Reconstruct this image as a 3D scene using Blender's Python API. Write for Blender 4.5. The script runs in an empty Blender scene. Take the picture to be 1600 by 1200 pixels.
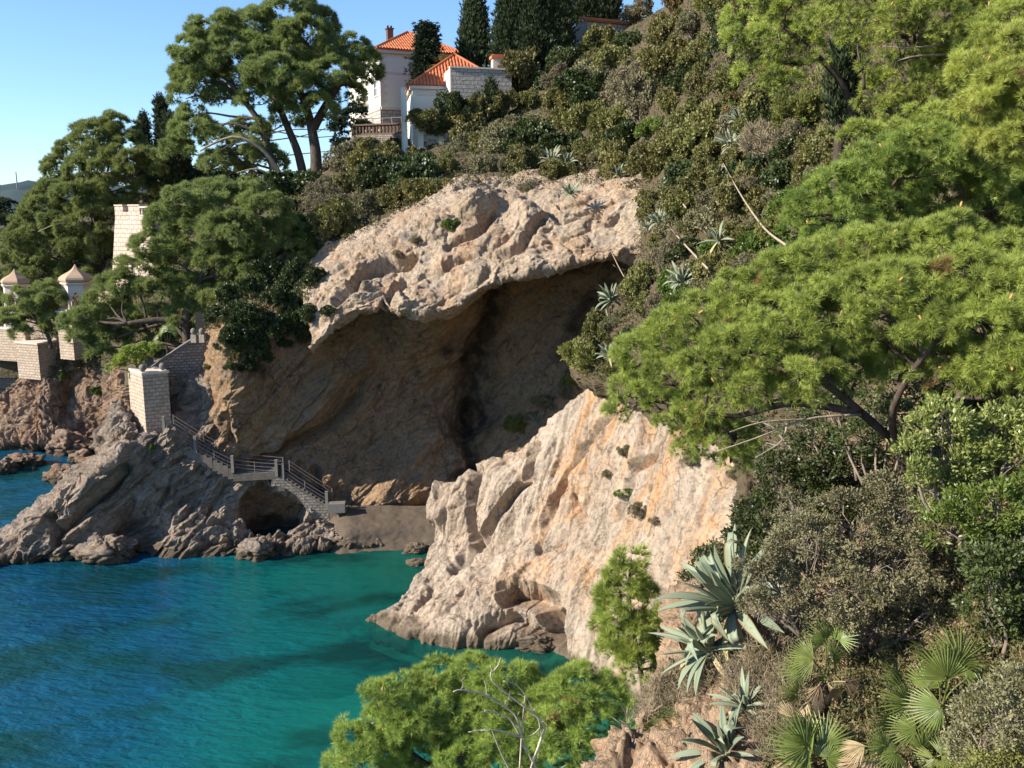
import bpy, math
import numpy as np
from mathutils import Vector
from mathutils.bvhtree import BVHTree

# ------------------------------------------------------------------ scene, camera, light
SC = bpy.context.scene
COL = SC.collection
FOC, PW, PH = 1400.0, 1600.0, 1200.0
CAMZ = 21.6
TH = math.atan(260.0 / FOC)
CT, ST = math.cos(TH), math.sin(TH)
SUN = np.array([-0.945 * math.cos(math.radians(29)), -0.325 * math.cos(math.radians(29)), math.sin(math.radians(29))])
SUN /= np.linalg.norm(SUN)


def ray(px, py):
    x = (np.asarray(px, float) - 800) / FOC
    y = (600 - np.asarray(py, float)) / FOC
    return np.stack([x, CT + y * ST, -ST + y * CT], -1)


def P(px, py, Y):
    """The world point seen at a pixel of the 1600 wide photograph, Y metres ahead."""
    d = ray(px, py)
    s = np.asarray(Y, float) / d[..., 1]
    return np.array([0, 0, CAMZ]) + d * np.expand_dims(s, -1)


def Z(px, py, z=0.0):
    d = ray(px, py)
    return np.array([0, 0, CAMZ]) + d * ((z - CAMZ) / d[2])


def proj(p):
    p = np.asarray(p, float)
    q = p - np.array([0, 0, CAMZ])
    w = q[..., 1] * CT - q[..., 2] * ST
    u = q[..., 1] * ST + q[..., 2] * CT
    return 800 + FOC * q[..., 0] / w, 600 - FOC * u / w


cam_d = bpy.data.cameras.new("camera")
cam_d.sensor_width = 36
cam_d.lens = 36 * FOC / PW
cam_d.clip_start = 0.1
cam_d.clip_end = 9000
cam = bpy.data.objects.new("camera", cam_d)
COL.objects.link(cam)
cam.location = (0, 0, CAMZ)
cam.rotation_euler = (math.pi / 2 - TH, 0, 0)
SC.camera = cam

world = bpy.data.worlds.new("World")
SC.world = world
world.use_nodes = True
nt = world.node_tree
bg = nt.nodes["Background"]
sky = nt.nodes.new("ShaderNodeTexSky")
sky.sky_type = 'NISHITA'
sky.sun_disc = False
sky.sun_elevation = math.asin(SUN[2])
sky.sun_rotation = math.atan2(SUN[0], SUN[1])
sky.altitude = 20
sky.air_density = 1.0
sky.dust_density = 0.12
sky.ozone_density = 2.2
tintn = nt.nodes.new("ShaderNodeMix")
tintn.data_type = 'RGBA'
tintn.blend_type = 'MULTIPLY'
tintn.inputs[0].default_value = 1.0
tintn.inputs[7].default_value = (0.78, 0.95, 1.2, 1)
nt.links.new(sky.outputs[0], tintn.inputs[6])
nt.links.new(tintn.outputs[2], bg.inputs[0])
bg.inputs[1].default_value = 0.10

sl = bpy.data.lights.new("sun", 'SUN')
sl.energy = 5.0
sl.angle = math.radians(0.55)
sl.color = (1.0, 0.93, 0.82)
so = bpy.data.objects.new("sun", sl)
COL.objects.link(so)
so.rotation_euler = Vector(SUN).to_track_quat('Z', 'Y').to_euler()
SC.view_settings.view_transform = 'Standard'
SC.view_settings.look = 'None'
SC.view_settings.exposure = 1.0
SC.view_settings.gamma = 1
SC.render.engine = 'CYCLES'
SC.cycles.max_bounces = 5
SC.cycles.diffuse_bounces = 4
SC.cycles.glossy_bounces = 2
SC.cycles.transmission_bounces = 3
SC.cycles.transparent_max_bounces = 6
SC.cycles.caustics_reflective = False
SC.cycles.caustics_refractive = False
SC.cycles.use_denoising = True


# ------------------------------------------------------------------ helpers
def tag(o, label=None, cat=None, group=None, kind=None):
    if label: o['label'] = label
    if cat: o['category'] = cat
    if group: o['group'] = group
    if kind: o['kind'] = kind
    return o


def empty(name, loc, label=None, cat=None, group=None):
    o = bpy.data.objects.new(name, None)
    COL.objects.link(o)
    o.location = Vector(loc)
    o.empty_display_size = 0.2
    return tag(o, label, cat, group)


def link(name, me, parent=None):
    """Link a mesh given in world coordinates; a parent only moved (never turned) is undone here."""
    o = bpy.data.objects.new(name, me)
    COL.objects.link(o)
    if parent is not None:
        o.parent = parent
        q = parent
        off = Vector((0, 0, 0))
        while q is not None:
            off += q.location
            q = q.parent
        o.location = -off
    return o


class MB:
    """Collects vertices and faces (numpy blocks) and links them as one mesh object."""

    def __init__(self):
        self.V, self.F, self.T, self.M, self.n = [], [], [], [], 0

    def add(self, v, faces, tint=0.5, mat=0):
        v = np.asarray(v, float).reshape(-1, 3)
        for f in (faces if isinstance(faces, list) else [faces]):
            f = np.asarray(f, np.int64)
            self.F.append(f + self.n)
            self.M.append(mat)
        self.V.append(v)
        t = np.asarray(tint, float)
        self.T.append(np.full(len(v), float(t)) if t.ndim == 0 else t)
        self.n += len(v)
        return self

    def mesh(self, name, mats, smooth=False, uv=False):
        V = np.concatenate(self.V)
        me = bpy.data.meshes.new(name)
        for m in (mats if isinstance(mats, (list, tuple)) else [mats]):
            me.materials.append(m)
        li = np.concatenate([f.ravel() for f in self.F])
        ln = np.concatenate([np.full(len(f), f.shape[1]) for f in self.F])
        mi = np.concatenate([np.full(len(f), m) for f, m in zip(self.F, self.M)])
        me.vertices.add(len(V))
        me.vertices.foreach_set("co", V.astype(np.float32).ravel())
        me.loops.add(len(li))
        me.loops.foreach_set("vertex_index", li.astype(np.int32))
        me.polygons.add(len(ln))
        ls = np.concatenate([[0], np.cumsum(ln)[:-1]])
        me.polygons.foreach_set("loop_start", ls.astype(np.int32))
        me.polygons.foreach_set("loop_total", ln.astype(np.int32))
        me.polygons.foreach_set("material_index", mi.astype(np.int32))
        me.polygons.foreach_set("use_smooth", np.full(len(ln), bool(smooth)))
        a = me.attributes.new("tint", 'FLOAT', 'POINT')
        a.data.foreach_set("value", np.concatenate(self.T).astype(np.float32))
        me.update(calc_edges=True)
        if uv:
            wall_uv(me)
        return me

    def build(self, name, mats, parent=None, smooth=False, uv=False):
        return link(name, self.mesh(name, mats, smooth, uv), parent)

    # ---- shapes
    def box(self, lo, hi, tint=0.5):
        x0, y0, z0 = lo
        x1, y1, z1 = hi
        v = [(x0, y0, z0), (x1, y0, z0), (x1, y1, z0), (x0, y1, z0), (x0, y0, z1), (x1, y0, z1), (x1, y1, z1), (x0, y1, z1)]
        return self.add(v, HEXF, tint)

    def obox(self, c, ax, ay, az, tint=0.5):
        """Oriented box: centre of base c, half vectors ax, ay and full height vector az."""
        c, ax, ay, az = (np.asarray(q, float) for q in (c, ax, ay, az))
        v = [c - ax - ay, c + ax - ay, c + ax + ay, c - ax + ay]
        return self.add(v + [q + az for q in v], HEXF, tint)

    def prism(self, pts, ext, tint=0.5):
        """Polygon pts (n,3) extruded by the vector ext."""
        p = np.asarray(pts, float)
        n = len(p)
        q = p + np.asarray(ext, float)
        side = np.array([[i, (i + 1) % n, n + (i + 1) % n, n + i] for i in range(n)])
        return self.add(np.concatenate([p, q]), [np.arange(n)[::-1][None, :], (np.arange(n) + n)[None, :], side], tint)

    def tube(self, pts, rad, sides=7, tint=0.5, mat=0, cap=True):
        p = np.asarray(pts, float)
        n = len(p)
        rad = np.broadcast_to(np.asarray(rad, float), (n,))
        t = np.gradient(p, axis=0)
        t /= np.linalg.norm(t, axis=1, keepdims=True) + 1e-9
        ref = np.where(np.abs(t[:, 2:3]) > 0.9, np.array([[1.0, 0, 0]]), np.array([[0, 0, 1.0]]))
        a = np.cross(ref, t)
        a /= np.linalg.norm(a, axis=1, keepdims=True) + 1e-9
        for i in range(1, n):
            if np.dot(a[i], a[i - 1]) < 0: a[i] = -a[i]
        b = np.cross(t, a)
        an = np.linspace(0, 2 * math.pi, sides, endpoint=False)
        v = p[:, None] + rad[:, None, None] * (np.cos(an)[None, :, None] * a[:, None] + np.sin(an)[None, :, None] * b[:, None])
        i, j = np.meshgrid(np.arange(n - 1), np.arange(sides), indexing='ij')
        k = (j + 1) % sides
        f = np.stack([i * sides + j, i * sides + k, (i + 1) * sides + k, (i + 1) * sides + j], -1).reshape(-1, 4)
        fs = [f]
        if cap: fs += [np.arange(sides)[::-1][None, :], ((n - 1) * sides + np.arange(sides))[None, :]]
        return self.add(v.reshape(-1, 3), fs, tint, mat)

    def lathe(self, c, prof, sides=12, tint=0.5, rot=0.0):
        """Profile [(r, z)] turned about the vertical through c."""
        c = np.asarray(c, float)
        an = np.linspace(0, 2 * math.pi, sides, endpoint=False) + rot
        pr = np.asarray(prof, float)
        v = np.stack([pr[:, 0:1] * np.cos(an), pr[:, 0:1] * np.sin(an), np.repeat(pr[:, 1:2], sides, 1)], -1) + c
        n = len(pr)
        i, j = np.meshgrid(np.arange(n - 1), np.arange(sides), indexing='ij')
        k = (j + 1) % sides
        f = np.stack([i * sides + j, i * sides + k, (i + 1) * sides + k, (i + 1) * sides + j], -1).reshape(-1, 4)
        return self.add(v.reshape(-1, 3), [f, np.arange(sides)[::-1][None, :], ((n - 1) * sides + np.arange(sides))[None, :]], tint)


HEXF = np.array([[0, 3, 2, 1], [4, 5, 6, 7], [0, 1, 5, 4], [1, 2, 6, 5], [2, 3, 7, 6], [3, 0, 4, 7]])


def wall_uv(me):
    """Metres along the wall and metres up, per face: brick courses run level round corners."""
    uvl = me.uv_layers.new(name="UVMap")
    for p in me.polygons:
        n = p.normal
        h = Vector((-n.y, n.x, 0))
        flat = h.length < 0.3
        if not flat: h.normalize()
        for li in p.loop_indices:
            co = me.vertices[me.loops[li].vertex_index].co
            uvl.data[li].uv = (co.x, co.y) if flat else (co.dot(h), co.z)


def grid_faces(nv, nu):
    i, j = np.meshgrid(np.arange(nv - 1), np.arange(nu - 1), indexing='ij')
    a = i * nu + j
    return np.stack([a, a + 1, a + nu + 1, a + nu], -1).reshape(-1, 4)


def unit(v):
    return v / (np.linalg.norm(v, axis=-1, keepdims=True) + 1e-9)


# ------------------------------------------------------------------ noise
def _h(ix, iy, iz, s):
    with np.errstate(over='ignore'):
        h = ix.astype(np.uint32) * np.uint32(374761393) + iy.astype(np.uint32) * np.uint32(668265263) + iz.astype(np.uint32) * np.uint32(2147483647 - 58) + np.uint32((s * 1274126177) & 0xFFFFFFFF)
        h = (h ^ (h >> np.uint32(13))) * np.uint32(1274126177)
        h = (h ^ (h >> np.uint32(16))) * np.uint32(2246822519)
        return h ^ (h >> np.uint32(13))


def vnoise(p, s=0):
    i = np.floor(p).astype(np.int64)
    f = p - i
    u = f * f * f * (f * (f * 6 - 15) + 10)
    out = 0
    for dx in (0, 1):
        for dy in (0, 1):
            for dz in (0, 1):
                h = _h(i[..., 0] + dx, i[..., 1] + dy, i[..., 2] + dz, s)
                gx = ((h & np.uint32(255)).astype(float) / 127.5 - 1)
                gy = (((h >> np.uint32(8)) & np.uint32(255)).astype(float) / 127.5 - 1)
                gz = (((h >> np.uint32(16)) & np.uint32(255)).astype(float) / 127.5 - 1)
                d = gx * (f[..., 0] - dx) + gy * (f[..., 1] - dy) + gz * (f[..., 2] - dz)
                w = (u[..., 0] if dx else 1 - u[..., 0]) * (u[..., 1] if dy else 1 - u[..., 1]) * (u[..., 2] if dz else 1 - u[..., 2])
                out = out + d * w
    return out


def fbm(p, o=4, s=0, g=0.5):
    r, a = 0, 1.0
    for k in range(o):
        r = r + a * vnoise(p * (2.03 ** k) + 17.3 * k, s + k)
        a *= g
    return r


def ridged(p, o=4, s=0, g=0.5):
    r, a = 0, 1.0
    for k in range(o):
        r = r + a * (1 - np.abs(vnoise(p * (2.03 ** k) + 11.7 * k, s + k)) * 2.4)
        a *= g
    return r


def cells(p, s=0):
    """Distance to the nearest and second nearest feature points and the nearest cell's random value."""
    i = np.floor(p).astype(np.int64)
    d1 = np.full(p.shape[:-1], 9.0)
    d2 = d1.copy()
    r1 = np.zeros_like(d1)
    for dx in (-1, 0, 1):
        for dy in (-1, 0, 1):
            for dz in (-1, 0, 1):
                c = i + np.array([dx, dy, dz])
                h = _h(c[..., 0], c[..., 1], c[..., 2], s)
                q = c + np.stack([(h & np.uint32(255)).astype(float), ((h >> np.uint32(8)) & np.uint32(255)).astype(float), ((h >> np.uint32(16)) & np.uint32(255)).astype(float)], -1) / 255.0
                d = np.linalg.norm(q - p, axis=-1)
                near = d < d1
                d2 = np.where(near, d1, np.minimum(d2, d))
                r1 = np.where(near, ((h >> np.uint32(24)) & np.uint32(255)).astype(float) / 255.0, r1)
                d1 = np.where(near, d, d1)
    return d1, d2, r1


def facets(p, s=0):
    """Piecewise flat facets: each cell tilts its own way."""
    i = np.floor(p).astype(np.int64)
    out = np.zeros(p.shape[:-1])
    tot = np.full(p.shape[:-1], 1e-12)
    f = lambda k, b: ((k >> np.uint32(b)) & np.uint32(255)).astype(float) / 255.0
    for dx in (-1, 0, 1):
        for dy in (-1, 0, 1):
            for dz in (-1, 0, 1):
                c = i + np.array([dx, dy, dz])
                h = _h(c[..., 0], c[..., 1], c[..., 2], s)
                h2 = _h(c[..., 0], c[..., 1], c[..., 2], s + 77)
                q = p - c - np.stack([f(h, 0), f(h, 8), f(h, 16)], -1)
                g = (q[..., 0] * (f(h2, 0) - 0.5) + q[..., 1] * (f(h2, 8) - 0.5) + q[..., 2] * (f(h2, 16) - 0.5)) * 2 + (f(h, 24) - 0.5) * 0.6
                w = np.exp(-26.0 * (q ** 2).sum(-1))
                out += w * g
                tot += w
    return out / tot


def crom(A, N):
    """Catmull-Rom along axis 0."""
    n = len(A)
    t = np.linspace(0, n - 1, N)
    k = np.minimum(t.astype(int), n - 2)
    f = (t - k)[:, None, None] if A.ndim == 3 else (t - k)[:, None]
    p0, p1, p2, p3 = A[np.maximum(k - 1, 0)], A[k], A[k + 1], A[np.minimum(k + 2, n - 1)]
    return 0.5 * (2 * p1 + (p2 - p0) * f + (2 * p0 - 5 * p1 + 4 * p2 - p3) * f ** 2 + (3 * p1 - p0 - 3 * p2 + p3) * f ** 3)

# ------------------------------------------------------------------ materials
def mat(name):
    m = bpy.data.materials.new(name)
    m.use_nodes = True
    t = m.node_tree
    return m, t, t.nodes, t.links, t.nodes["Principled BSDF"]


def N(t, kind, **kw):
    n = t.nodes.new("ShaderNode" + kind)
    for k, v in kw.items():
        if k in n.inputs.keys() if isinstance(k, str) else False:
            n.inputs[k].default_value = v
        else:
            setattr(n, k, v)
    return n


def ramp(t, src, stops, interp='LINEAR'):
    r = t.nodes.new("ShaderNodeValToRGB")
    r.color_ramp.interpolation = interp
    e = r.color_ramp.elements
    while len(e) < len(stops): e.new(0.5)
    for el, (p, c) in zip(e, stops):
        el.position = p
        el.color = (c, c, c, 1) if not isinstance(c, (tuple, list)) else (*c, 1)
    t.links.new(src, r.inputs[0])
    return r.outputs[0]


def mixc(t, a, b, fac, blend='MIX'):
    m = t.nodes.new("ShaderNodeMix")
    m.data_type = 'RGBA'
    m.blend_type = blend
    for idx, v in ((6, a), (7, b), (0, fac)):
        if hasattr(v, 'is_linked') or hasattr(v, 'links'):
            t.links.new(v, m.inputs[idx])
        elif isinstance(v, (tuple, list)):
            m.inputs[idx].default_value = (*v, 1)
        else:
            m.inputs[idx].default_value = v
    return m.outputs[2]


def math_(t, op, a, b=None, clamp=False):
    m = t.nodes.new("ShaderNodeMath")
    m.operation = op
    m.use_clamp = clamp
    for i, v in ((0, a), (1, b)):
        if v is None: continue
        if hasattr(v, 'links'): t.links.new(v, m.inputs[i])
        else: m.inputs[i].default_value = v
    return m.outputs[0]


def noise(t, vec, scale, detail=6, rough=0.6, dist=0.0):
    n = t.nodes.new("ShaderNodeTexNoise")
    n.inputs['Scale'].default_value = scale
    n.inputs['Detail'].default_value = detail
    n.inputs['Roughness'].default_value = rough
    n.inputs['Distortion'].default_value = dist
    t.links.new(vec, n.inputs['Vector'])
    return n.outputs['Fac']


def mapping(t, vec, rot=(0, 0, 0), scale=(1, 1, 1)):
    m = t.nodes.new("ShaderNodeMapping")
    m.vector_type = 'TEXTURE'
    m.inputs['Rotation'].default_value = rot
    m.inputs['Scale'].default_value = scale
    t.links.new(vec, m.inputs['Vector'])
    return m.outputs[0]


def objco(t):
    return t.nodes.new("ShaderNodeTexCoord").outputs['Object']


def attr(t, name):
    a = t.nodes.new("ShaderNodeAttribute")
    a.attribute_name = name
    return a.outputs['Fac']


def bump(t, h, b, strength=0.6, dist=0.1):
    n = t.nodes.new("ShaderNodeBump")
    n.inputs['Strength'].default_value = strength
    n.inputs['Distance'].default_value = dist
    t.links.new(h, n.inputs['Height'])
    t.links.new(n.outputs[0], b.inputs['Normal'])


def rock_mat(name, pale, mid, orange, grey, rot, streak, fine=1.0, omix=0.5, gmix=0.5, tide=True, speck=0.68):
    """Limestone: pale ground, orange iron streaks and grey weathering drawn out along the bedding, dark tide line."""
    m, t, ns, lk, b = mat(name)
    co = objco(t)
    st = mapping(t, co, rot, streak)
    c = mixc(t, pale, mid, ramp(t, noise(t, co, 0.35 * fine, 8, 0.62), [(0.35, 0.0), (0.65, 1.0)]))
    om = math_(t, 'MULTIPLY', ramp(t, noise(t, st, 0.36 * fine, 7, 0.62, 1.2), [(0.47, 0.0), (0.66, 1.0)]), omix)
    if name == 'pale_streaked_limestone':   # the iron-stained face lies on the landward side of the buttress
        sxo = ns.new("ShaderNodeSeparateXYZ")
        lk.new(co, sxo.inputs[0])
        om = math_(t, 'MULTIPLY', om, ramp(t, math_(t, 'MULTIPLY', math_(t, 'ADD', sxo.outputs[0], 6.0), 0.08), [(0.3, 0.12), (0.75, 1.0)]))
    c = mixc(t, c, orange, om)
    c = mixc(t, c, grey, math_(t, 'MULTIPLY', ramp(t, noise(t, st, 0.9 * fine, 8, 0.68, 0.5), [(0.5, 0.0), (0.66, 1.0)]), gmix))
    f = noise(t, co, 4.0 * fine, 12, 0.78)
    c = mixc(t, c, ramp(t, f, [(0.30, 1 - speck), (0.5, 1.0), (0.72, 1.2)]), 1.0, 'MULTIPLY')
    # hairline joints and pits, broken up so that they come and go
    vc = ns.new("ShaderNodeTexVoronoi")
    vc.feature = 'DISTANCE_TO_EDGE'
    vc.inputs['Scale'].default_value = 0.9 * fine
    wv = ns.new("ShaderNodeVectorMath")
    wv.operation = 'MULTIPLY_ADD'
    nw = ns.new("ShaderNodeTexNoise")
    nw.inputs['Scale'].default_value = 1.4 * fine
    nw.inputs['Detail'].default_value = 6
    lk.new(co, nw.inputs['Vector'])
    lk.new(nw.outputs['Color'], wv.inputs[0])
    wv.inputs[1].default_value = (1.1, 1.1, 1.1)
    lk.new(mapping(t, co, rot, tuple(q ** 0.5 for q in streak)), wv.inputs[2])
    lk.new(wv.outputs[0], vc.inputs['Vector'])
    crk = math_(t, 'MULTIPLY', ramp(t, vc.outputs['Distance'], [(0.0, 1.0), (0.018, 0.6), (0.05, 0.0)]), ramp(t, noise(t, co, 0.7 * fine, 4, 0.6), [(0.42, 0.0), (0.6, 0.75)]))
    c = mixc(t, c, tuple(q * 0.28 for q in grey), crk)
    pit = ramp(t, noise(t, st, 2.2 * fine, 10, 0.75), [(0.60, 0.0), (0.70, 0.65)])
    c = mixc(t, c, tuple(q * 0.5 for q in mid), pit)
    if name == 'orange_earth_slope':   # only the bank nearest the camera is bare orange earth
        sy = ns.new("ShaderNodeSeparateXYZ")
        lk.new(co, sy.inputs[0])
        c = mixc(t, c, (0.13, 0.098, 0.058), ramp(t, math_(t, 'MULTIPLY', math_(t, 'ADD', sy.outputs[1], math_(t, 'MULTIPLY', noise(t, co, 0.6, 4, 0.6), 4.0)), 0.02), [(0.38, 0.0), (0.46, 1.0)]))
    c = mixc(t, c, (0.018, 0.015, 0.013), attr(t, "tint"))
    if tide:
        sx = ns.new("ShaderNodeSeparateXYZ")
        lk.new(co, sx.inputs[0])
        z = math_(t, 'ADD', sx.outputs[2], math_(t, 'MULTIPLY', noise(t, co, 1.3, 5, 0.6), -0.9))
        c = mixc(t, c, (0.13, 0.097, 0.062), ramp(t, math_(t, 'MULTIPLY', z, 0.5, False), [(-0.0, 0.9), (0.05, 0.7), (0.24, 0.0)]))
    lk.new(c, b.inputs['Base Color'])
    b.inputs['Roughness'].default_value = 0.92
    b.inputs['Specular IOR Level'].default_value = 0.18
    v = ns.new("ShaderNodeTexVoronoi")
    v.feature = 'DISTANCE_TO_EDGE'
    v.inputs['Scale'].default_value = 1.7 * fine
    lk.new(mixc(t, st, co, noise(t, co, 2.0, 2, .5)), v.inputs['Vector'])
    h = math_(t, 'ADD', noise(t, co, 2.6 * fine, 12, 0.72), math_(t, 'MULTIPLY', ramp(t, v.outputs['Distance'], [(0, 0), (0.12, 1)]), 0.18))
    h = math_(t, 'ADD', h, math_(t, 'MULTIPLY', noise(t, st, 5.5 * fine, 8, 0.7), 0.5))
    bump(t, h, b, 0.6 if name == 'pale_streaked_limestone' else 0.85, 0.32 / fine)
    return m


def plain(name, col, rough=0.7, var=0.12, scale=3.0, spec=0.3, metal=0.0, bmp=0.0):
    m, t, ns, lk, b = mat(name)
    co = objco(t)
    n = noise(t, co, scale, 6, 0.6)
    c = mixc(t, tuple(q * (1 - var) for q in col), tuple(min(1, q * (1 + var)) for q in col), n)
    lk.new(c, b.inputs['Base Color'])
    b.inputs['Roughness'].default_value = rough
    b.inputs['Specular IOR Level'].default_value = spec
    b.inputs['Metallic'].default_value = metal
    if bmp: bump(t, noise(t, co, scale * 4, 8, 0.65), b, bmp, 0.05)
    return m


def masonry(name, c1, c2, mortar, bw=0.42, bh=0.24, ms=0.02, bmp=0.7, stain=0.3):
    m, t, ns, lk, b = mat(name)
    uv = ns.new("ShaderNodeTexCoord").outputs['UV']
    co = objco(t)
    wob = ns.new("ShaderNodeVectorMath")
    wob.operation = 'MULTIPLY_ADD'
    nz = ns.new("ShaderNodeTexNoise")
    nz.inputs['Scale'].default_value = 1.3
    lk.new(co, nz.inputs['Vector'])
    lk.new(nz.outputs['Color'], wob.inputs[0])
    wob.inputs[1].default_value = (0.16, 0.09, 0)
    lk.new(uv, wob.inputs[2])
    br = ns.new("ShaderNodeTexBrick")
    br.inputs['Scale'].default_value = 1.0
    br.inputs['Brick Width'].default_value = bw
    br.inputs['Row Height'].default_value = bh
    br.inputs['Mortar Size'].default_value = ms
    br.inputs['Mortar Smooth'].default_value = 0.4
    br.inputs['Bias'].default_value = 0.0
    br.inputs['Color1'].default_value = (*c1, 1)
    br.inputs['Color2'].default_value = (*c2, 1)
    br.inputs['Mortar'].default_value = (*mortar, 1)
    lk.new(wob.outputs[0], br.inputs['Vector'])
    c = mixc(t, br.outputs['Color'], ramp(t, noise(t, co, 3.5, 8, 0.7), [(0.25, 0.6), (0.6, 1.0), (0.8, 1.12)]), 1.0, 'MULTIPLY')
    c = mixc(t, c, tuple(q * 0.42 for q in c2), math_(t, 'MULTIPLY', ramp(t, noise(t, mapping(t, co, (0, 0, 0), (1, 1, 4)), 0.8, 6, 0.6), [(0.52, 0), (0.72, 1)]), stain))
    lk.new(c, b.inputs['Base Color'])
    b.inputs['Roughness'].default_value = 0.9
    b.inputs['Specular IOR Level'].default_value = 0.2
    h = math_(t, 'ADD', math_(t, 'MULTIPLY', br.outputs['Fac'], -0.8), noise(t, co, 5, 8, 0.65))
    bump(t, h, b, bmp, 0.08)
    return m


def leaf(name, dark, light, trans=0.3, rough=0.5, spec=0.35, hue=0.03, val=0.25, tip=None):
    """Foliage: each leaf's own tint runs from dark to light (tip: a third colour for the last few), each plant shifts a little."""
    m, t, ns, lk, b = mat(name)
    st = [(0.0, dark), (0.72, light)]
    if tip: st += [(0.93, light), (0.97, tip)]
    c = ramp(t, attr(t, "tint"), st)
    oi = ns.new("ShaderNodeObjectInfo")
    hs = ns.new("ShaderNodeHueSaturation")
    lk.new(c, hs.inputs['Color'])
    lk.new(math_(t, 'ADD', math_(t, 'MULTIPLY', oi.outputs['Random'], hue * 2), 0.5 - hue), hs.inputs['Hue'])
    lk.new(math_(t, 'ADD', math_(t, 'MULTIPLY', math_(t, 'FRACT', math_(t, 'MULTIPLY', oi.outputs['Random'], 7.31)), val * 2), 1.0 - val), hs.inputs['Value'])
    col = hs.outputs[0]
    lk.new(col, b.inputs['Base Color'])
    b.inputs['Roughness'].default_value = rough
    b.inputs['Specular IOR Level'].default_value = spec
    tr = ns.new("ShaderNodeBsdfTranslucent")
    lk.new(mixc(t, col, (1.0, 0.95, 0.35), 0.22, 'MIX') if False else col, tr.inputs['Color'])
    mx = ns.new("ShaderNodeMixShader")
    mx.inputs[0].default_value = trans
    lk.new(b.outputs[0], mx.inputs[1])
    lk.new(tr.outputs[0], mx.inputs[2])
    lk.new(mx.outputs[0], ns["Material Output"].inputs[0])
    return m


def bark_mat(name, a, c):
    m, t, ns, lk, b = mat(name)
    co = objco(t)
    n = noise(t, mapping(t, co, (0, 0, 0), (1, 1, 2.5)), 6, 8, 0.7)
    lk.new(ramp(t, n, [(0.3, a), (0.7, c)]), b.inputs['Base Color'])
    b.inputs['Roughness'].default_value = 0.95
    b.inputs['Specular IOR Level'].default_value = 0.1
    bump(t, n, b, 0.8, 0.05)
    return m


M = {}
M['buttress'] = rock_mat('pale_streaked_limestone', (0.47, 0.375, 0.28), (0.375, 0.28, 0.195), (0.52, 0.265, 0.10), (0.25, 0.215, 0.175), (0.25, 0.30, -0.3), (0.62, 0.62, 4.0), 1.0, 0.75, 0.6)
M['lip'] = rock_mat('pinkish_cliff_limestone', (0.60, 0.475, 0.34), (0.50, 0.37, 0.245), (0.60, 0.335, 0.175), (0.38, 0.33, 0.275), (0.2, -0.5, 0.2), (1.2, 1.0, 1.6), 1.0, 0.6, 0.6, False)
M['cave'] = rock_mat('brown_cave_rock', (0.45, 0.30, 0.18), (0.34, 0.22, 0.125), (0.48, 0.26, 0.105), (0.25, 0.20, 0.155), (0.2, 0.75, 0.1), (0.7, 0.8, 4.0), 0.8, 0.6, 0.7, True)  # brown rock, warmed further: bounce light from the buttress put into colour
M['headland'] = rock_mat('grey_brown_shore_rock', (0.47, 0.375, 0.29), (0.34, 0.265, 0.20), (0.42, 0.27, 0.15), (0.20, 0.18, 0.16), (0.1, 0.95, 0.1), (0.7, 0.7, 3.0), 1.0, 0.45, 0.65)
M['farrock'] = rock_mat('reddish_shore_rock', (0.46, 0.33, 0.235), (0.36, 0.235, 0.155), (0.45, 0.235, 0.11), (0.18, 0.155, 0.135), (0.1, 0.5, 0.0), (0.7, 0.7, 2.2), 0.8, 0.6, 0.6)
M['earth'] = rock_mat('orange_earth_slope', (0.50, 0.34, 0.215), (0.36, 0.25, 0.155), (0.52, 0.29, 0.14), (0.22, 0.18, 0.13), (0.1, 0.4, 0.2), (0.8, 0.8, 1.8), 2.2, 0.6, 0.5, False)
M['soil'] = rock_mat('brown_hill_soil', (0.13, 0.10, 0.062), (0.095, 0.085, 0.045), (0.17, 0.11, 0.06), (0.07, 0.07, 0.04), (0, 0, 0), (1, 1, 1), 1.0, 0.5, 0.6, False)  # dark brown ground colour
M['sand'] = plain('shade_toned_pebbly_sand', (0.11, 0.084, 0.060), 0.95, 0.35, 3, 0.1, 0, 0.5)  # dark wet pebbles, darkened further for the cliff shadow missing here
M['seabed'] = plain('pale_seabed_sand', (0.42, 0.40, 0.30), 0.95, 0.3, 0.5, 0.1)
M['wallstone'] = masonry('cream_block_masonry', (0.56, 0.44, 0.325), (0.45, 0.345, 0.25), (0.33, 0.25, 0.18), 0.42, 0.25, 0.022, 0.9, 0.12)
M['tower'] = masonry('tower_block_masonry', (0.66, 0.53, 0.41), (0.58, 0.45, 0.34), (0.38, 0.28, 0.20), 0.62, 0.42, 0.03, 0.8, 0.1)
M['greywall'] = masonry('grey_rubble_masonry', (0.40, 0.345, 0.285), (0.27, 0.23, 0.19), (0.22, 0.185, 0.15), 0.34, 0.2, 0.03, 1.3, 0.4)
M['villawall'] = masonry('grey_ashlar', (0.52, 0.46, 0.39), (0.44, 0.385, 0.325), (0.30, 0.255, 0.21), 0.7, 0.38, 0.03, 0.9, 0.2)
M['plaster'] = plain('weathered_grey_plaster', (0.34, 0.29, 0.24), 0.95, 0.4, 2.2, 0.1, 0, 0.9)
M['cream'] = plain('cream_stone', (0.64, 0.53, 0.42), 0.85, 0.08, 3, 0.2, 0, 0.25)
M['render'] = plain('off_white_render', (0.72, 0.70, 0.56), 0.85, 0.1, 0.6, 0.2, 0, 0.1)
M['trim'] = plain('pale_stone_trim', (0.66, 0.58, 0.48), 0.85, 0.12, 4, 0.2, 0, 0.3)
M['dome'] = plain('tan_dome_render', (0.42, 0.29, 0.185), 0.8, 0.12, 3, 0.2, 0, 0.2)
M['tile'] = plain('orange_clay_tile', (0.50, 0.155, 0.065), 0.85, 0.4, 2.5, 0.25, 0, 0.3)
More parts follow.
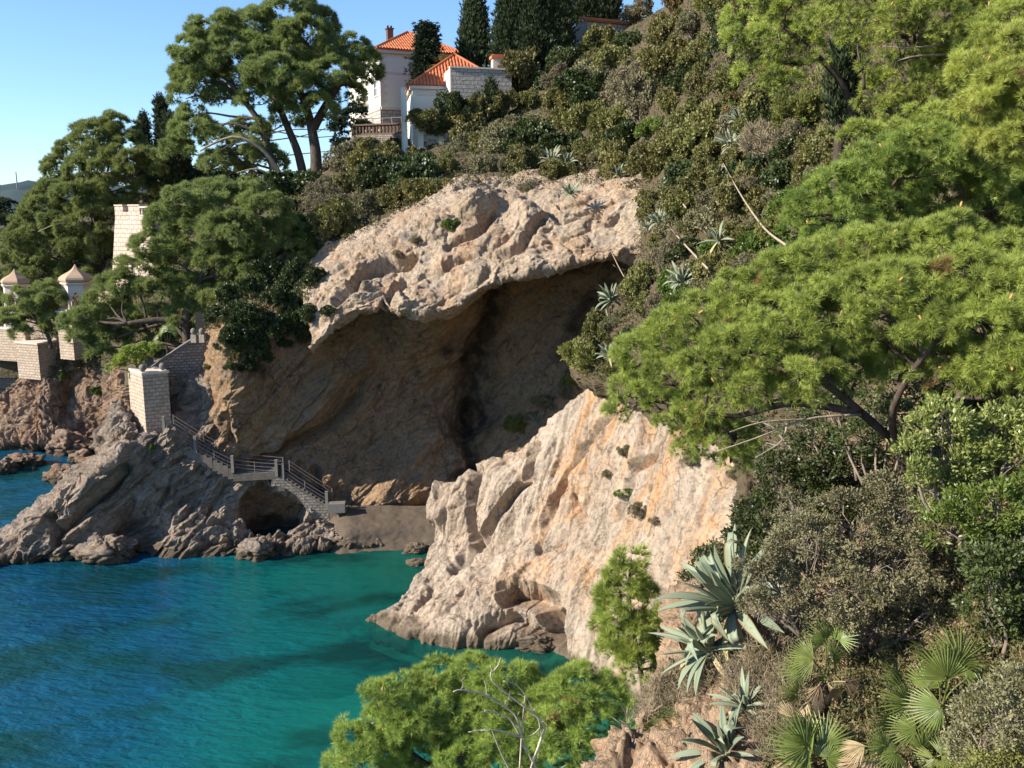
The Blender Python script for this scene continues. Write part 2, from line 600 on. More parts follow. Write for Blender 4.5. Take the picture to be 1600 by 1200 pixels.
M['browncarve'] = plain('brown_terracotta', (0.12, 0.08, 0.062), 0.85, 0.15, 6, 0.2, 0, 0.3)
M['dark'] = plain('dark_opening', (0.02, 0.017, 0.015), 0.6, 0.1, 2, 0.3)
M['shutter'] = plain('brown_shutter_paint', (0.13, 0.07, 0.05), 0.6, 0.1, 6)
M['glass'] = plain('window_glass', (0.10, 0.12, 0.14), 0.08, 0.05, 2, 0.5)
M['metal'] = plain('galvanised_rail', (0.22, 0.20, 0.18), 0.6, 0.3, 8, 0.4, 0.2)
M['concrete'] = plain('grey_concrete', (0.17, 0.155, 0.135), 0.9, 0.3, 5, 0.2, 0, 0.3)
M['steps'] = plain('worn_stone_steps', (0.19, 0.155, 0.12), 0.9, 0.5, 3, 0.15, 0, 0.9)
M['bark'] = bark_mat('pine_bark', (0.04, 0.03, 0.023), (0.14, 0.105, 0.08))
M['barkpale'] = bark_mat('pale_dead_bark', (0.22, 0.165, 0.11), (0.46, 0.36, 0.255))
M['deadwood'] = bark_mat('sun_bleached_wood', (0.42, 0.34, 0.26), (0.66, 0.56, 0.45))
M['twig'] = bark_mat('grey_twigs', (0.14, 0.11, 0.085), (0.34, 0.27, 0.21))
M['pine_far'] = leaf('aleppo_pine_needles', (0.115, 0.145, 0.046), (0.31, 0.36, 0.115), 0.38, 0.55, 0.2, 0.008, 0.12)
M['pine_near'] = leaf('near_pine_needles', (0.11, 0.155, 0.034), (0.40, 0.47, 0.10), 0.30, 0.5, 0.25, 0.014, 0.10, (0.30, 0.19, 0.075))  # yellow-green needles of the nearer pines, a few shoots browned
M['pine_bright'] = leaf('bright_young_pine_needles', (0.14, 0.17, 0.034), (0.47, 0.51, 0.11), 0.30, 0.5, 0.25, 0.006, 0.05, (0.32, 0.20, 0.08))
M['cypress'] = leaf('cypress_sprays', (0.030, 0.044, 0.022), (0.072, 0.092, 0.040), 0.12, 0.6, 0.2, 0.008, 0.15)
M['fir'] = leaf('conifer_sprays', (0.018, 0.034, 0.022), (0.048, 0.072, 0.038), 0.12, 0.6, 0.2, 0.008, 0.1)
M['k_olive'] = leaf('olive_green_leaves', (0.080, 0.082, 0.026), (0.205, 0.192, 0.06), 0.2, 0.5, 0.3, 0.015, 0.18)
M['k_grey'] = leaf('grey_green_leaves', (0.10, 0.096, 0.046), (0.25, 0.225, 0.115), 0.18, 0.55, 0.3, 0.012, 0.18)
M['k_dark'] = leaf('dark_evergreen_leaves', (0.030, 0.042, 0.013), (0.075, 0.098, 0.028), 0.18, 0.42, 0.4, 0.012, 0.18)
M['k_bright'] = leaf('bright_green_leaves', (0.068, 0.105, 0.020), (0.155, 0.215, 0.040), 0.3, 0.4, 0.4, 0.012, 0.12)
M['k_yellow'] = leaf('yellow_green_leaves', (0.105, 0.115, 0.028), (0.225, 0.225, 0.060), 0.28, 0.5, 0.3, 0.012, 0.12)
M['k_russet'] = leaf('russet_leaves', (0.11, 0.078, 0.034), (0.225, 0.155, 0.062), 0.22, 0.6, 0.2, 0.015, 0.15)
M['k_dry'] = leaf('dry_straw', (0.155, 0.122, 0.072), (0.34, 0.28, 0.175), 0.2, 0.7, 0.15, 0.008, 0.12)
M['k_twiggy'] = leaf('grey_brown_twig_leaves', (0.10, 0.086, 0.048), (0.235, 0.20, 0.115), 0.15, 0.6, 0.2, 0.012, 0.15)
M['under'] = leaf('undergrowth_leaves', (0.05, 0.055, 0.02), (0.15, 0.135, 0.055), 0.2, 0.6, 0.2, 0.0, 0.0, (0.24, 0.18, 0.11))
M['mastic'] = leaf('glossy_yellow_green_leaves', (0.11, 0.14, 0.034), (0.28, 0.31, 0.085), 0.3, 0.38, 0.4, 0.006, 0.06)
M['agave'] = leaf('glaucous_agave_leaf', (0.080, 0.102, 0.060), (0.245, 0.275, 0.180), 0.06, 0.6, 0.22, 0.012, 0.12, (0.20, 0.13, 0.07))
M['agavedead'] = leaf('withered_agave_leaf', (0.20, 0.14, 0.07), (0.46, 0.38, 0.19), 0.1, 0.7, 0.2, 0.01, 0.1)
M['palm'] = leaf('fan_palm_leaf', (0.082, 0.115, 0.026), (0.20, 0.245, 0.055), 0.28, 0.38, 0.45, 0.012, 0.12)
M['palmdry'] = leaf('withered_palm_leaf', (0.22, 0.145, 0.07), (0.48, 0.36, 0.20), 0.2, 0.7, 0.2, 0.01, 0.1)
M['farwood'] = leaf('haze_blue_wood', (0.035, 0.055, 0.06), (0.06, 0.085, 0.08), 0.0, 0.9, 0.1, 0.0, 0.0)  # blue of distant haze put into the woodland colour


def water_mat():
    m, t, ns, lk, b = mat('sea_water')
    co = objco(t)
    sx = ns.new("ShaderNodeSeparateXYZ")
    lk.new(co, sx.inputs[0])
    # depth tone, green shallows to teal; the outward blue also carries painted sky reflection
    d = math_(t, 'ADD', math_(t, 'MULTIPLY', sx.outputs[0], -0.042), math_(t, 'MULTIPLY', math_(t, 'SUBTRACT', 56.0, sx.outputs[1]), 0.012))
    d = math_(t, 'ADD', d, math_(t, 'MULTIPLY', math_(t, 'SUBTRACT', noise(t, co, 0.06, 5, 0.55), 0.5), 1.1))
    c = ramp(t, d, [(0.05, (0.045, 0.25, 0.175)), (0.35, (0.008, 0.17, 0.14)), (0.75, (0.005, 0.125, 0.13)), (1.0, (0.006, 0.078, 0.150))])
    wp = noise(t, mapping(t, co, (0, 0, 0.2), (2.2, 1.0, 1)), 0.22, 5, 0.6)
    c = mixc(t, c, (0.005, 0.045, 0.045), ramp(t, wp, [(0.47, 0.0), (0.60, 0.85)]))
    lk.new(c, b.inputs['Base Color'])
    b.inputs['Roughness'].default_value = 0.03
    b.inputs['IOR'].default_value = 1.33
    h1 = noise(t, mapping(t, co, (0, 0, -0.18), (2.6, 1.0, 1)), 2.1, 5, 0.58, 0.3)
    h2 = noise(t, mapping(t, co, (0, 0, 0.25), (1.8, 1.0, 1)), 5.0, 3, 0.5)
    h = math_(t, 'ADD', h1, math_(t, 'MULTIPLY', h2, 0.22))
    # the sheltered corner of the cove is smoother than the open side
    cal = ramp(t, d, [(0.25, 0.16), (0.95, 1.0)])
    bm = ns.new("ShaderNodeBump")
    bm.inputs['Distance'].default_value = 0.5
    lk.new(math_(t, 'MULTIPLY', cal, 0.62), bm.inputs['Strength'])
    lk.new(h, bm.inputs['Height'])
    lk.new(bm.outputs[0], b.inputs['Normal'])
    tr = ns.new("ShaderNodeBsdfTransparent")
    tr.inputs['Color'].default_value = (0.16, 0.62, 0.54, 1)
    mx = ns.new("ShaderNodeMixShader")
    lk.new(ramp(t, d, [(0.0, 0.85), (0.3, 0.62), (0.8, 0.25)]), mx.inputs[0])
    lk.new(b.outputs[0], mx.inputs[1])
    lk.new(tr.outputs[0], mx.inputs[2])
    lk.new(mx.outputs[0], ns["Material Output"].inputs[0])
    return m


M['water'] = water_mat()
M['foam'] = plain('sea_foam', (0.75, 0.78, 0.76), 0.6, 0.1, 8, 0.3)
M['weed'] = plain('seabed_weed', (0.035, 0.032, 0.016), 0.9, 0.4, 2)

# ------------------------------------------------------------------ land: sheets of real ground and cliff
GV, GF = [], []      # coarse copies of the land, for standing plants on it


def netpts(net):
    return np.array([[Z(q[0], q[1], q[3]) if len(q) == 4 else P(*q) for q in row] for row in net])


def spread(A, nu, nv):
    B = crom(A, nv)
    return crom(B.transpose(1, 0, 2), nu).transpose(1, 0, 2)


def gnormal(G):
    du = np.gradient(G, axis=1)
    dv = np.gradient(G, axis=0)
    return -unit(np.cross(du, dv))


def patch(name, net, nu, nv, material, disp=None, stain=None, pre=None, ground=True, raw=False):
    A = net if raw else netpts(net)
    G = spread(A, nu, nv)
    if pre is not None: G = pre(G)
    n = gnormal(G)
    # displacement runs along a softened normal so that it never folds
    if disp is not None:
        G = G + n * disp(G)[..., None]
    tint = stain(G) if stain is not None else np.zeros(G.shape[:2])
    o = MB().add(G.reshape(-1, 3), grid_faces(nv, nu)[:, ::-1], tint.ravel()).build(name, material, None, material.name not in ('grey_brown_shore_rock', 'reddish_shore_rock'))
    o['kind'] = 'structure'
    if ground:
        s = max(1, nu // 90)
        C = G[::s, ::s]
        base = sum(len(v) for v in GV)
        GV.append(C.reshape(-1, 3))
        GF.append(grid_faces(C.shape[0], C.shape[1]) + base)
    return o


def basis(along, nrm):
    a = np.array(along, float); a /= np.linalg.norm(a)
    n = np.array(nrm, float); n -= a * np.dot(n, a); n /= np.linalg.norm(n)
    return np.stack([a, np.cross(n, a), n], 1)


def smooth(x, a, b):
    t = np.clip((x - a) / (b - a), 0, 1)
    return t * t * (3 - 2 * t)


def rocky(along, nrm, amp=1.0, size=1.0, stretch=2.5, s=0, blocks=0.5, fine=1.0):
    R = basis(along, nrm)

    def f(G):
        q = (G @ R) / size
        q = q * np.array([1 / stretch, 1.0, 1.0])
        w = q + 0.35 * np.stack([vnoise(q * 0.9 + 5, s + 31), vnoise(q * 0.9 + 9, s + 32), vnoise(q * 0.9 + 2, s + 33)], -1)
        d = 1.3 * fbm(w / 5.0, 3, s)
        d = d + 0.50 * (ridged(w / 2.3, 4, s + 5, 0.5) - 1.2)
        a, b, r = cells(w / 1.7 + 3.1, s + 9)
        d = d - blocks * 0.42 * (1 - smooth(b - a, 0.0, 0.16))
        a, b, r = cells(w / 0.62, s + 11)
        d = d - blocks * 0.13 * (1 - smooth(b - a, 0.0, 0.2))
        d = d + blocks * (0.5 * facets(w / 2.1 + 2, s + 37) + 0.55 * facets(w / 1.15, s + 40) + 0.27 * facets(w / 0.42 + 7, s + 43))
        d = d + fine * (0.14 * fbm(w / 0.45, 4, s + 15, 0.6) + 0.10 * (np.abs(vnoise(G / (0.16 * size), s + 20)) - 0.2))
        return d * amp + 0.03 * size * vnoise(G / (0.075 * size) + 3.3, s + 55)
    return f


def near_line(G, pts, width):
    """1 on the polyline of photo points, falling to 0 at its width (per point)."""
    x, y = proj(G)
    x = x + 22 * fbm(G / 4.5, 3, 601, 0.35)
    y = y + 22 * fbm(G / 4.5 + 9, 3, 602, 0.35)
    out = np.zeros_like(x)
    for (x0, y0), (x1, y1), w in zip(pts[:-1], pts[1:], width):
        dx, dy = x1 - x0, y1 - y0
        t = np.clip(((x - x0) * dx + (y - y0) * dy) / (dx * dx + dy * dy), 0, 1)
        d = np.hypot(x - x0 - t * dx, y - y0 - t * dy)
        out = np.maximum(out, np.clip(1 - d / w, 0, 1))
    return out


# --- the sunlit buttress on the right of the cove
B_NET = [
    [(700, 835, 55), (748, 800, 55), (800, 770, 55), (850, 740, 54), (905, 690, 53), (980, 640, 50), (1085, 640, 44), (1235, 690, 38)],
    [(676, 776, 51.5), (722, 738, 51), (766, 702, 50.5), (825, 680, 49.5), (880, 634, 48), (962, 582, 45), (1080, 600, 40), (1230, 660, 34)],
    [(667, 800, 50.3), (735, 780, 48.8), (790, 750, 47.8), (850, 735, 46.7), (920, 700, 44.6), (1000, 688, 40.6), (1090, 690, 35.5), (1210, 735, 30)],
    [(671, 838, 49.7), (730, 842, 48.2), (795, 820, 47.0), (855, 808, 45.6), (925, 788, 43.2), (1005, 780, 39), (1090, 772, 34), (1205, 790, 28.5)],
    [(657, 885, 48.4), (720, 890, 46.5), (790, 878, 45.1), (855, 868, 44.0), (925, 860, 41.9), (1005, 860, 38.2), (1090, 862, 32.6), (1195, 875, 27)],
    [(626, 935, 46.6), (700, 938, 44.8), (775, 935, 43.7), (850, 932, 43.0), (912, 932, 41.0), (1000, 945, 37.3), (1085, 960, 31.6), (1190, 980, 26)],
    [(572, 968, 0, 0.02), (655, 998, 0, 0.1), (750, 1010, 0, 0.1), (838, 1014, 0, 0.1), (900, 1040, 0, 0.1), (988, 1100, 0, 0.1), (1085, 1200, 0, 0.1), (1190, 1330, 0, 0.1)],
    [(550, 985, 0, -2.0), (640, 1025, 0, -2.5), (745, 1045, 0, -2.5), (840, 1050, 0, -2.5), (905, 1075, 0, -2.5), (990, 1130, 0, -2.5), (1090, 1230, 0, -2.5), (1195, 1360, 0, -2.5)],
]
bd = rocky((-0.30, -0.12, -0.95), (-0.8, -0.55, 0.2), 0.64, 1.25, 3.2, 3, 0.62, 0.8)


def buttress_disp(G):
    d = bd(G)
    # eroded hollows above the tide line and the deep gullies that part the upper knobs
    d = d - 1.9 * near_line(G, [(795, 925), (850, 940), (868, 985)], [26, 22])
    d = d - 1.1 * near_line(G, [(760, 985), (800, 965), (870, 1005)], [20, 22])
    d = d - 1.5 * near_line(G, [(886, 960), (888, 1012)], [14])
    d = d - 1.0 * near_line(G, [(735, 735), (728, 790), (736, 826)], [9, 9])
    d = d - 1.0 * near_line(G, [(830, 690), (822, 750), (790, 790), (740, 835), (700, 870)], [11, 10, 10, 8])
    d = d - 0.7 * near_line(G, [(950, 640), (905, 710), (862, 780), (838, 860)], [9, 9, 10])
    d = d - 0.7 * near_line(G, [(1020, 690), (985, 740), (965, 800)], [8, 8])
    d = d - 0.6 * near_line(G, [(895, 785), (902, 815)], [10])
    d = d + 0.9 * near_line(G, [(690, 770), (684, 810)], [26])
    d = d + 1.0 * near_line(G, [(775, 760), (765, 800)], [36])
    return d


patch("headland_buttress", B_NET, 700, 520, M['buttress'], buttress_disp)

# --- the sunlit cliff band over the cave mouth
U_NET = [
    [(440, 430, 66), (530, 370, 66), (590, 340, 67), (650, 305, 68), (710, 275, 69), (790, 275, 69), (870, 275, 69), (985, 265, 68), (1080, 272, 64)],
    [(470, 450, 60.5), (538, 408, 61), (597, 386, 62), (660, 345, 62.5), (722, 303, 63), (800, 313, 62.5), (880, 303, 62), (1000, 293, 60.5), (1080, 305, 57)],
    [(478, 495, 58), (540, 447, 58.5), (600, 430, 59.5), (665, 410, 60), (735, 375, 60.3), (810, 370, 60), (890, 360, 59.5), (995, 345, 58.5), (1070, 350, 55)],
    [(482, 530, 56.4), (545, 478, 56.8), (602, 470, 57.2), (688, 470, 57.4), (757, 430, 57.6), (838, 412, 57.6), (910, 396, 57.5), (985, 388, 57), (1060, 395, 54)],
    [(486, 548, 56.6), (548, 493, 57), (603, 485, 57.4), (692, 489, 57.6), (762, 449, 58), (840, 427, 58), (912, 411, 57.9), (987, 401, 57.4), (1060, 415, 54.2)],
    [(490, 540, 60), (552, 488, 60.5), (606, 480, 61), (694, 482, 61.5), (764, 443, 62), (842, 421, 62.3), (914, 405, 62), (990, 396, 61), (1060, 410, 57)],
    [(490, 520, 63), (552, 470, 64), (606, 465, 65), (694, 465, 66), (764, 430, 67), (842, 412, 68), (914, 395, 67), (990, 385, 65), (1060, 400, 60)],
]
ud = rocky((0.9, 0.2, 0.35), (-0.3, -0.9, 0.3), 0.58, 1.15, 1.6, 41, 0.75)


def lip_disp(G):
    d = ud(G)
    d = d - 1.3 * near_line(G, [(520, 470), (560, 440), (600, 425), (650, 400)], [10, 9, 8])
    d = d - 1.0 * near_line(G, [(590, 500), (605, 455), (640, 430)], [9, 8])
    d = d - 0.9 * near_line(G, [(765, 330), (745, 365), (700, 395)], [9, 9])
    d = d - 1.0 * near_line(G, [(845, 345), (820, 385), (760, 405), (700, 420)], [9, 9, 8])
    d = d - 0.9 * near_line(G, [(830, 318), (870, 345), (930, 335)], [8, 8])
    d = d + 1.1 * near_line(G, [(812, 335), (822, 350)], [34])
    d = d + 1.0 * near_line(G, [(745, 312), (735, 325)], [24])
    return d


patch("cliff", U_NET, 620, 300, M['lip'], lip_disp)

# --- the cave: walls, roof and the shaded cliff left of it
C_NET = [
    [(322, 500, 66), (345, 450, 65), (420, 430, 64), (500, 440, 63), (580, 440, 63), (660, 440, 64), (740, 410, 66), (820, 385, 67), (900, 365, 67), (1010, 350, 64)],
    [(322, 545, 63), (352, 510, 58.8), (430, 480, 60.2), (500, 500, 60.9), (585, 490, 61.3), (665, 490, 60.5), (745, 455, 62.5), (822, 428, 63.5), (902, 412, 63), (1010, 395, 60.5)],
    [(322, 590, 62), (355, 570, 57.8), (430, 545, 59.8), (505, 555, 61.5), (585, 540, 63), (665, 540, 62.5), (745, 520, 65.2), (820, 500, 65.6), (900, 490, 64.0), (1000, 480, 60)],
    [(318, 635, 61), (355, 640, 57.8), (430, 625, 59.9), (505, 625, 61.8), (585, 615, 63.6), (665, 615, 65.2), (745, 605, 67), (820, 590, 66), (895, 575, 63), (990, 565, 58)],
    [(300, 700, 59.4), (355, 700, 58.3), (430, 690, 60.2), (505, 690, 61.8), (585, 690, 63), (665, 690, 63.4), (745, 685, 65), (820, 675, 64), (890, 665, 61.5), (980, 650, 57)],
    [(285, 755, 59.0), (360, 757, 58.7), (430, 755, 60.4), (505, 750, 60.6), (585, 750, 61.2), (665, 752, 62), (740, 755, 63), (810, 755, 62), (880, 750, 60), (960, 740, 56)],
    [(285, 800, 60), (360, 803, 60.5), (430, 805, 61), (505, 800, 60.4), (585, 797, 60.3), (665, 795, 60.6), (735, 800, 61), (800, 810, 60.5), (870, 815, 59), (950, 800, 56)],
    [(285, 850, 60), (360, 850, 60.5), (430, 850, 61), (505, 850, 60), (585, 850, 59.6), (665, 850, 60), (735, 850, 60), (800, 860, 60), (870, 860, 58), (950, 860, 56)],
]
cd = rocky((-0.74, -0.25, -0.63), (0.5, -0.8, -0.2), 0.58, 1.2, 3.0, 71, 0.6)


def cave_disp(G):
    d = cd(G)
    d = d - 1.5 * near_line(G, [(776, 455), (752, 530), (745, 600), (742, 640)], [26, 30, 34])
    d = d - 1.2 * near_line(G, [(742, 640), (736, 700), (734, 760)], [16, 12])
    d = d - 1.5 * near_line(G, [(860, 560), (885, 540), (930, 470)], [14, 18])
    d = d - 1.0 * near_line(G, [(560, 620), (470, 690), (400, 720)], [12, 10])
    d = d - 1.5 * near_line(G, [(345, 650), (355, 690)], [12])
    d = d - 1.3 * near_line(G, [(620, 790), (660, 780)], [14])
    d = d + 1.0 * near_line(G, [(560, 560), (480, 640), (430, 690)], [26, 22])
    d = d - 0.9 * near_line(G, [(495, 740), (500, 780)], [12])
    return d


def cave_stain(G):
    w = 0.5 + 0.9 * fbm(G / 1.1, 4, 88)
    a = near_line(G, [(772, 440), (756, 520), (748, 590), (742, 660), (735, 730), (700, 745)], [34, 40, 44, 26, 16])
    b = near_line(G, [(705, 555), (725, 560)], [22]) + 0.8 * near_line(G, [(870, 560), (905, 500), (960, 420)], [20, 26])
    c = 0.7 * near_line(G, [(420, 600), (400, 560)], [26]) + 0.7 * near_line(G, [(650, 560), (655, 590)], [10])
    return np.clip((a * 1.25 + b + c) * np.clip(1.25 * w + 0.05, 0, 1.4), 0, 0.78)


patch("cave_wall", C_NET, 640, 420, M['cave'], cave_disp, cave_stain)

# --- the rock under the stairs, with its long ridge running left into the sea
S_NET = [
    [(-140, 880, 0, -1.5), (-10, 830, 62), (75, 795, 62), (150, 745, 63), (205, 700, 64), (262, 675, 62), (312, 712, 62), (365, 745, 62), (437, 753, 62), (510, 800, 61.5), (550, 812, 61), (585, 825, 60.5)],
    [(-130, 892, 0, 0.3), (0, 840, 55.6), (78, 788, 55.8), (150, 733, 56.2), (200, 690, 56.8), (258, 670, 57.3), (310, 704, 57.5), (365, 738, 58.0), (434, 746, 58.7), (508, 790, 59.2), (548, 800, 59.4), (585, 812, 59.6)],
    [(-130, 905, 0, 0.2), (0, 855, 54.4), (80, 815, 54.6), (150, 770, 55.2), (208, 725, 55.8), (262, 700, 56.7), (315, 735, 57.1), (367, 760, 57.6), (432, 775, 58.4), (500, 812, 58.0), (545, 824, 57.9), (588, 835, 58.0)],
    [(-130, 915, 0, 0.1), (0, 868, 54.0), (80, 845, 54.0), (150, 815, 54.8), (212, 790, 55.6), (268, 770, 56.4), (322, 785, 56.8), (372, 800, 57.2), (430, 815, 57.6), (492, 834, 56.9), (545, 840, 57.0), (592, 846, 57.2)],
    [(-130, 925, 0, 0.05), (0, 882, 0, 0.1), (85, 876, 0, 0.1), (150, 868, 0, 0.3), (215, 866, 0, 0.1), (272, 868, 0, 0.1), (330, 868, 0, 0.1), (380, 866, 0, 0.1), (440, 862, 0, 0.2), (500, 860, 0, 0.1), (550, 857, 0, 0.1), (598, 853, 0, 0.15)],
    [(-130, 945, 0, -2), (0, 905, 0, -2), (85, 900, 0, -2), (150, 890, 0, -2), (215, 890, 0, -2), (272, 890, 0, -2), (330, 890, 0, -2), (380, 890, 0, -2), (440, 885, 0, -2), (500, 880, 0, -2), (550, 875, 0, -2), (600, 870, 0, -2)],
]
sd = rocky((-0.75, -0.25, -0.60), (-0.3, -0.8, 0.5), 0.75, 0.85, 2.6, 101, 0.85)


def shore_disp(G):
    d = sd(G)
    x, y = proj(G)
    d = d - 3.4 * np.clip(1.25 - np.hypot((x - 428) / 44, (y - 792) / 30), 0, 1) ** 0.6
    d = d - 2.0 * np.clip(1.2 - np.hypot((x - 210) / 50, (y - 830) / 42), 0, 1)
    d = d - 0.9 * near_line(G, [(190, 735), (140, 785), (90, 830)], [12, 12])
    d = d + 0.8 * near_line(G, [(200, 705), (150, 745), (100, 790), (40, 835)], [24, 24, 22])
    d = d - 1.3 * near_line(G, [(85, 805), (82, 850)], [9])
    d = d * (0.25 + 0.75 * smooth(np.hypot(np.maximum(0, 250 - x), y - 742), 6, 22)) if False else d
    return d


patch("shore_rock", S_NET, 640, 300, M['headland'], shore_disp)

# --- knoll of rock carrying the retaining pier
PIER_NET = [
    [(140, 700, 64), (165, 660, 64), (185, 640, 64), (215, 640, 64), (250, 650, 64)],
    [(158, 705, 61), (170, 655, 61), (183, 633, 60.6), (205, 650, 60.2), (250, 672, 60)],
    [(160, 715, 58.6), (175, 675, 58.6), (192, 660, 58.4), (215, 680, 58.1), (250, 690, 58.2)],
    [(150, 735, 57.0), (175, 710, 57.0), (200, 700, 57.2), (222, 705, 57.3), (250, 715, 57.6)],
    [(130, 775, 57), (170, 750, 57.2), (200, 745, 57.4), (222, 745, 57.6), (250, 750, 57.8)],
]
patch("shore_rock_knoll", PIER_NET, 150, 170, M['headland'], rocky((-0.5, 0, -0.8), (-0.6, -0.7, 0.2), 0.55, 0.7, 1.6, 131, 0.9))

NOOK_NET = [
    [(240, 560, 64), (275, 560, 64), (310, 565, 64), (345, 565, 64), (385, 570, 64)],
    [(242, 600, 61.2), (275, 595, 61.0), (308, 592, 60.8), (345, 590, 60.2), (385, 595, 60.6)],
    [(244, 640, 60.2), (275, 635, 60.0), (308, 625, 59.6), (345, 625, 59.0), (385, 630, 59.8)],
    [(246, 685, 58.8), (275, 690, 58.8), (308, 690, 58.6), (345, 695, 58.8), (385, 700, 59.3)],
    [(246, 740, 58.4), (275, 740, 58.3), (308, 745, 58.2), (345, 755, 58.6), (385, 765, 59.2)],
]
patch("shore_rock_nook", NOOK_NET, 150, 170, M['headland'], rocky((-0.5, 0, -0.8), (0.2, -0.9, 0.2), 0.5, 0.7, 1.6, 191, 0.9))

# --- reddish rock farther back on the left, and the dark cleft behind it
K_NET = [
    [(-60, 610, 92), (20, 565, 92), (70, 535, 91), (120, 535, 91), (180, 545, 88), (215, 560, 84), (275, 560, 80)],
    [(-40, 640, 88), (28, 585, 86), (70, 545, 85), (120, 548, 84.5), (170, 560, 82), (210, 575, 76), (275, 580, 72)],
    [(-30, 660, 88), (24, 625, 84.5), (70, 600, 82.6), (115, 605, 82.5), (160, 610, 80), (200, 615, 75), (270, 620, 70)],
    [(-30, 680, 87), (18, 662, 83), (60, 655, 81.6), (110, 660, 82), (150, 665, 80), (190, 665, 76), (260, 670, 72)],
    [(-30, 700, 0, 0.2), (25, 698, 0, 0.2), (60, 704, 0, 0.2), (105, 700, 0, 0.2), (150, 702, 0, 0.2), (190, 705, 0, 0.2), (250, 720, 0, 0.2)],
    [(-30, 715, 0, -2), (25, 716, 0, -2), (60, 720, 0, -2), (105, 716, 0, -2), (150, 716, 0, -2), (190, 720, 0, -2), (250, 740, 0, -2)],
]
patch("shore_rock_bluff", K_NET, 260, 220, M['farrock'], rocky((0.25, 0, -0.95), (-0.4, -0.9, 0.1), 1.0, 1.25, 1.8, 161, 0.8))

# --- the wooded hill above and behind
HILL_NET = [
    [(380, 470, 63), (440, 445, 64), (500, 405, 66), (570, 368, 67), (640, 328, 67.5), (700, 297, 68), (780, 294, 68), (860, 294, 68), (950, 287, 67), (1060, 292, 63), (1160, 290, 53)],
    [(380, 430, 68), (440, 380, 69), (500, 340, 71), (570, 310, 73), (640, 280, 74), (700, 260, 75), (780, 250, 75), (860, 245, 74), (950, 230, 72), (1060, 220, 66), (1160, 210, 57)],
    [(380, 360, 76), (440, 320, 78), (500, 285, 82), (570, 258, 86), (640, 243, 87), (700, 228, 87), (780, 205, 86), (860, 185, 84), (950, 150, 80), (1060, 130, 73), (1160, 110, 64)],
    [(380, 295, 90), (440, 288, 92), (500, 262, 96), (570, 222, 102), (640, 216, 102), (700, 206, 101), (780, 150, 98), (860, 110, 95), (950, 75, 92), (1060, 30, 84), (1160, -10, 75)],
    [(380, 290, 112), (440, 284, 112), (500, 260, 116), (570, 219, 122), (640, 214, 122), (700, 205, 120), (780, 148, 120), (860, 105, 114), (950, 60, 110), (1060, 0, 100), (1160, -60, 90)],
    [(380, 300, 150), (440, 296, 150), (500, 270, 150), (570, 235, 150), (640, 225, 150), (700, 220, 150), (780, 180, 150), (860, 130, 145), (950, 80, 140), (1060, 20, 130), (1160, -40, 120)],
]
hd = lambda G: 0.5 * fbm(G / 3.0, 4, 201)
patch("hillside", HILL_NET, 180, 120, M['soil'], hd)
LEFT_NET = [
    [(-160, 600, 86), (0, 590, 86), (100, 590, 86.5), (180, 600, 78), (245, 600, 66), (330, 560, 64.5), (440, 470, 64)],
    [(-160, 545, 88), (0, 540, 88), (100, 540, 87), (180, 555, 78), (245, 550, 68), (330, 520, 66), (440, 440, 66)],
    [(-160, 500, 92), (0, 492, 92), (100, 488, 92), (190, 480, 84), (255, 470, 75), (330, 460, 70), (440, 410, 70)],
    [(-160, 450, 102), (0, 440, 102), (100, 430, 102), (200, 420, 94), (280, 400, 84), (340, 380, 78), (440, 360, 76)],
    [(-160, 390, 118), (0, 380, 118), (100, 360, 114), (200, 340, 106), (280, 320, 98), (350, 310, 92), (440, 300, 90)],
    [(-160, 360, 138), (0, 355, 138), (100, 335, 132), (200, 310, 124), (280, 295, 116), (350, 290, 110), (440, 280, 112)],
    [(-160, 370, 170), (0, 365, 170), (100, 345, 165), (200, 325, 160), (280, 310, 155), (350, 305, 150), (440, 300, 150)],
]
patch("hillside_terrace", LEFT_NET, 140, 110, M['soil'], hd)

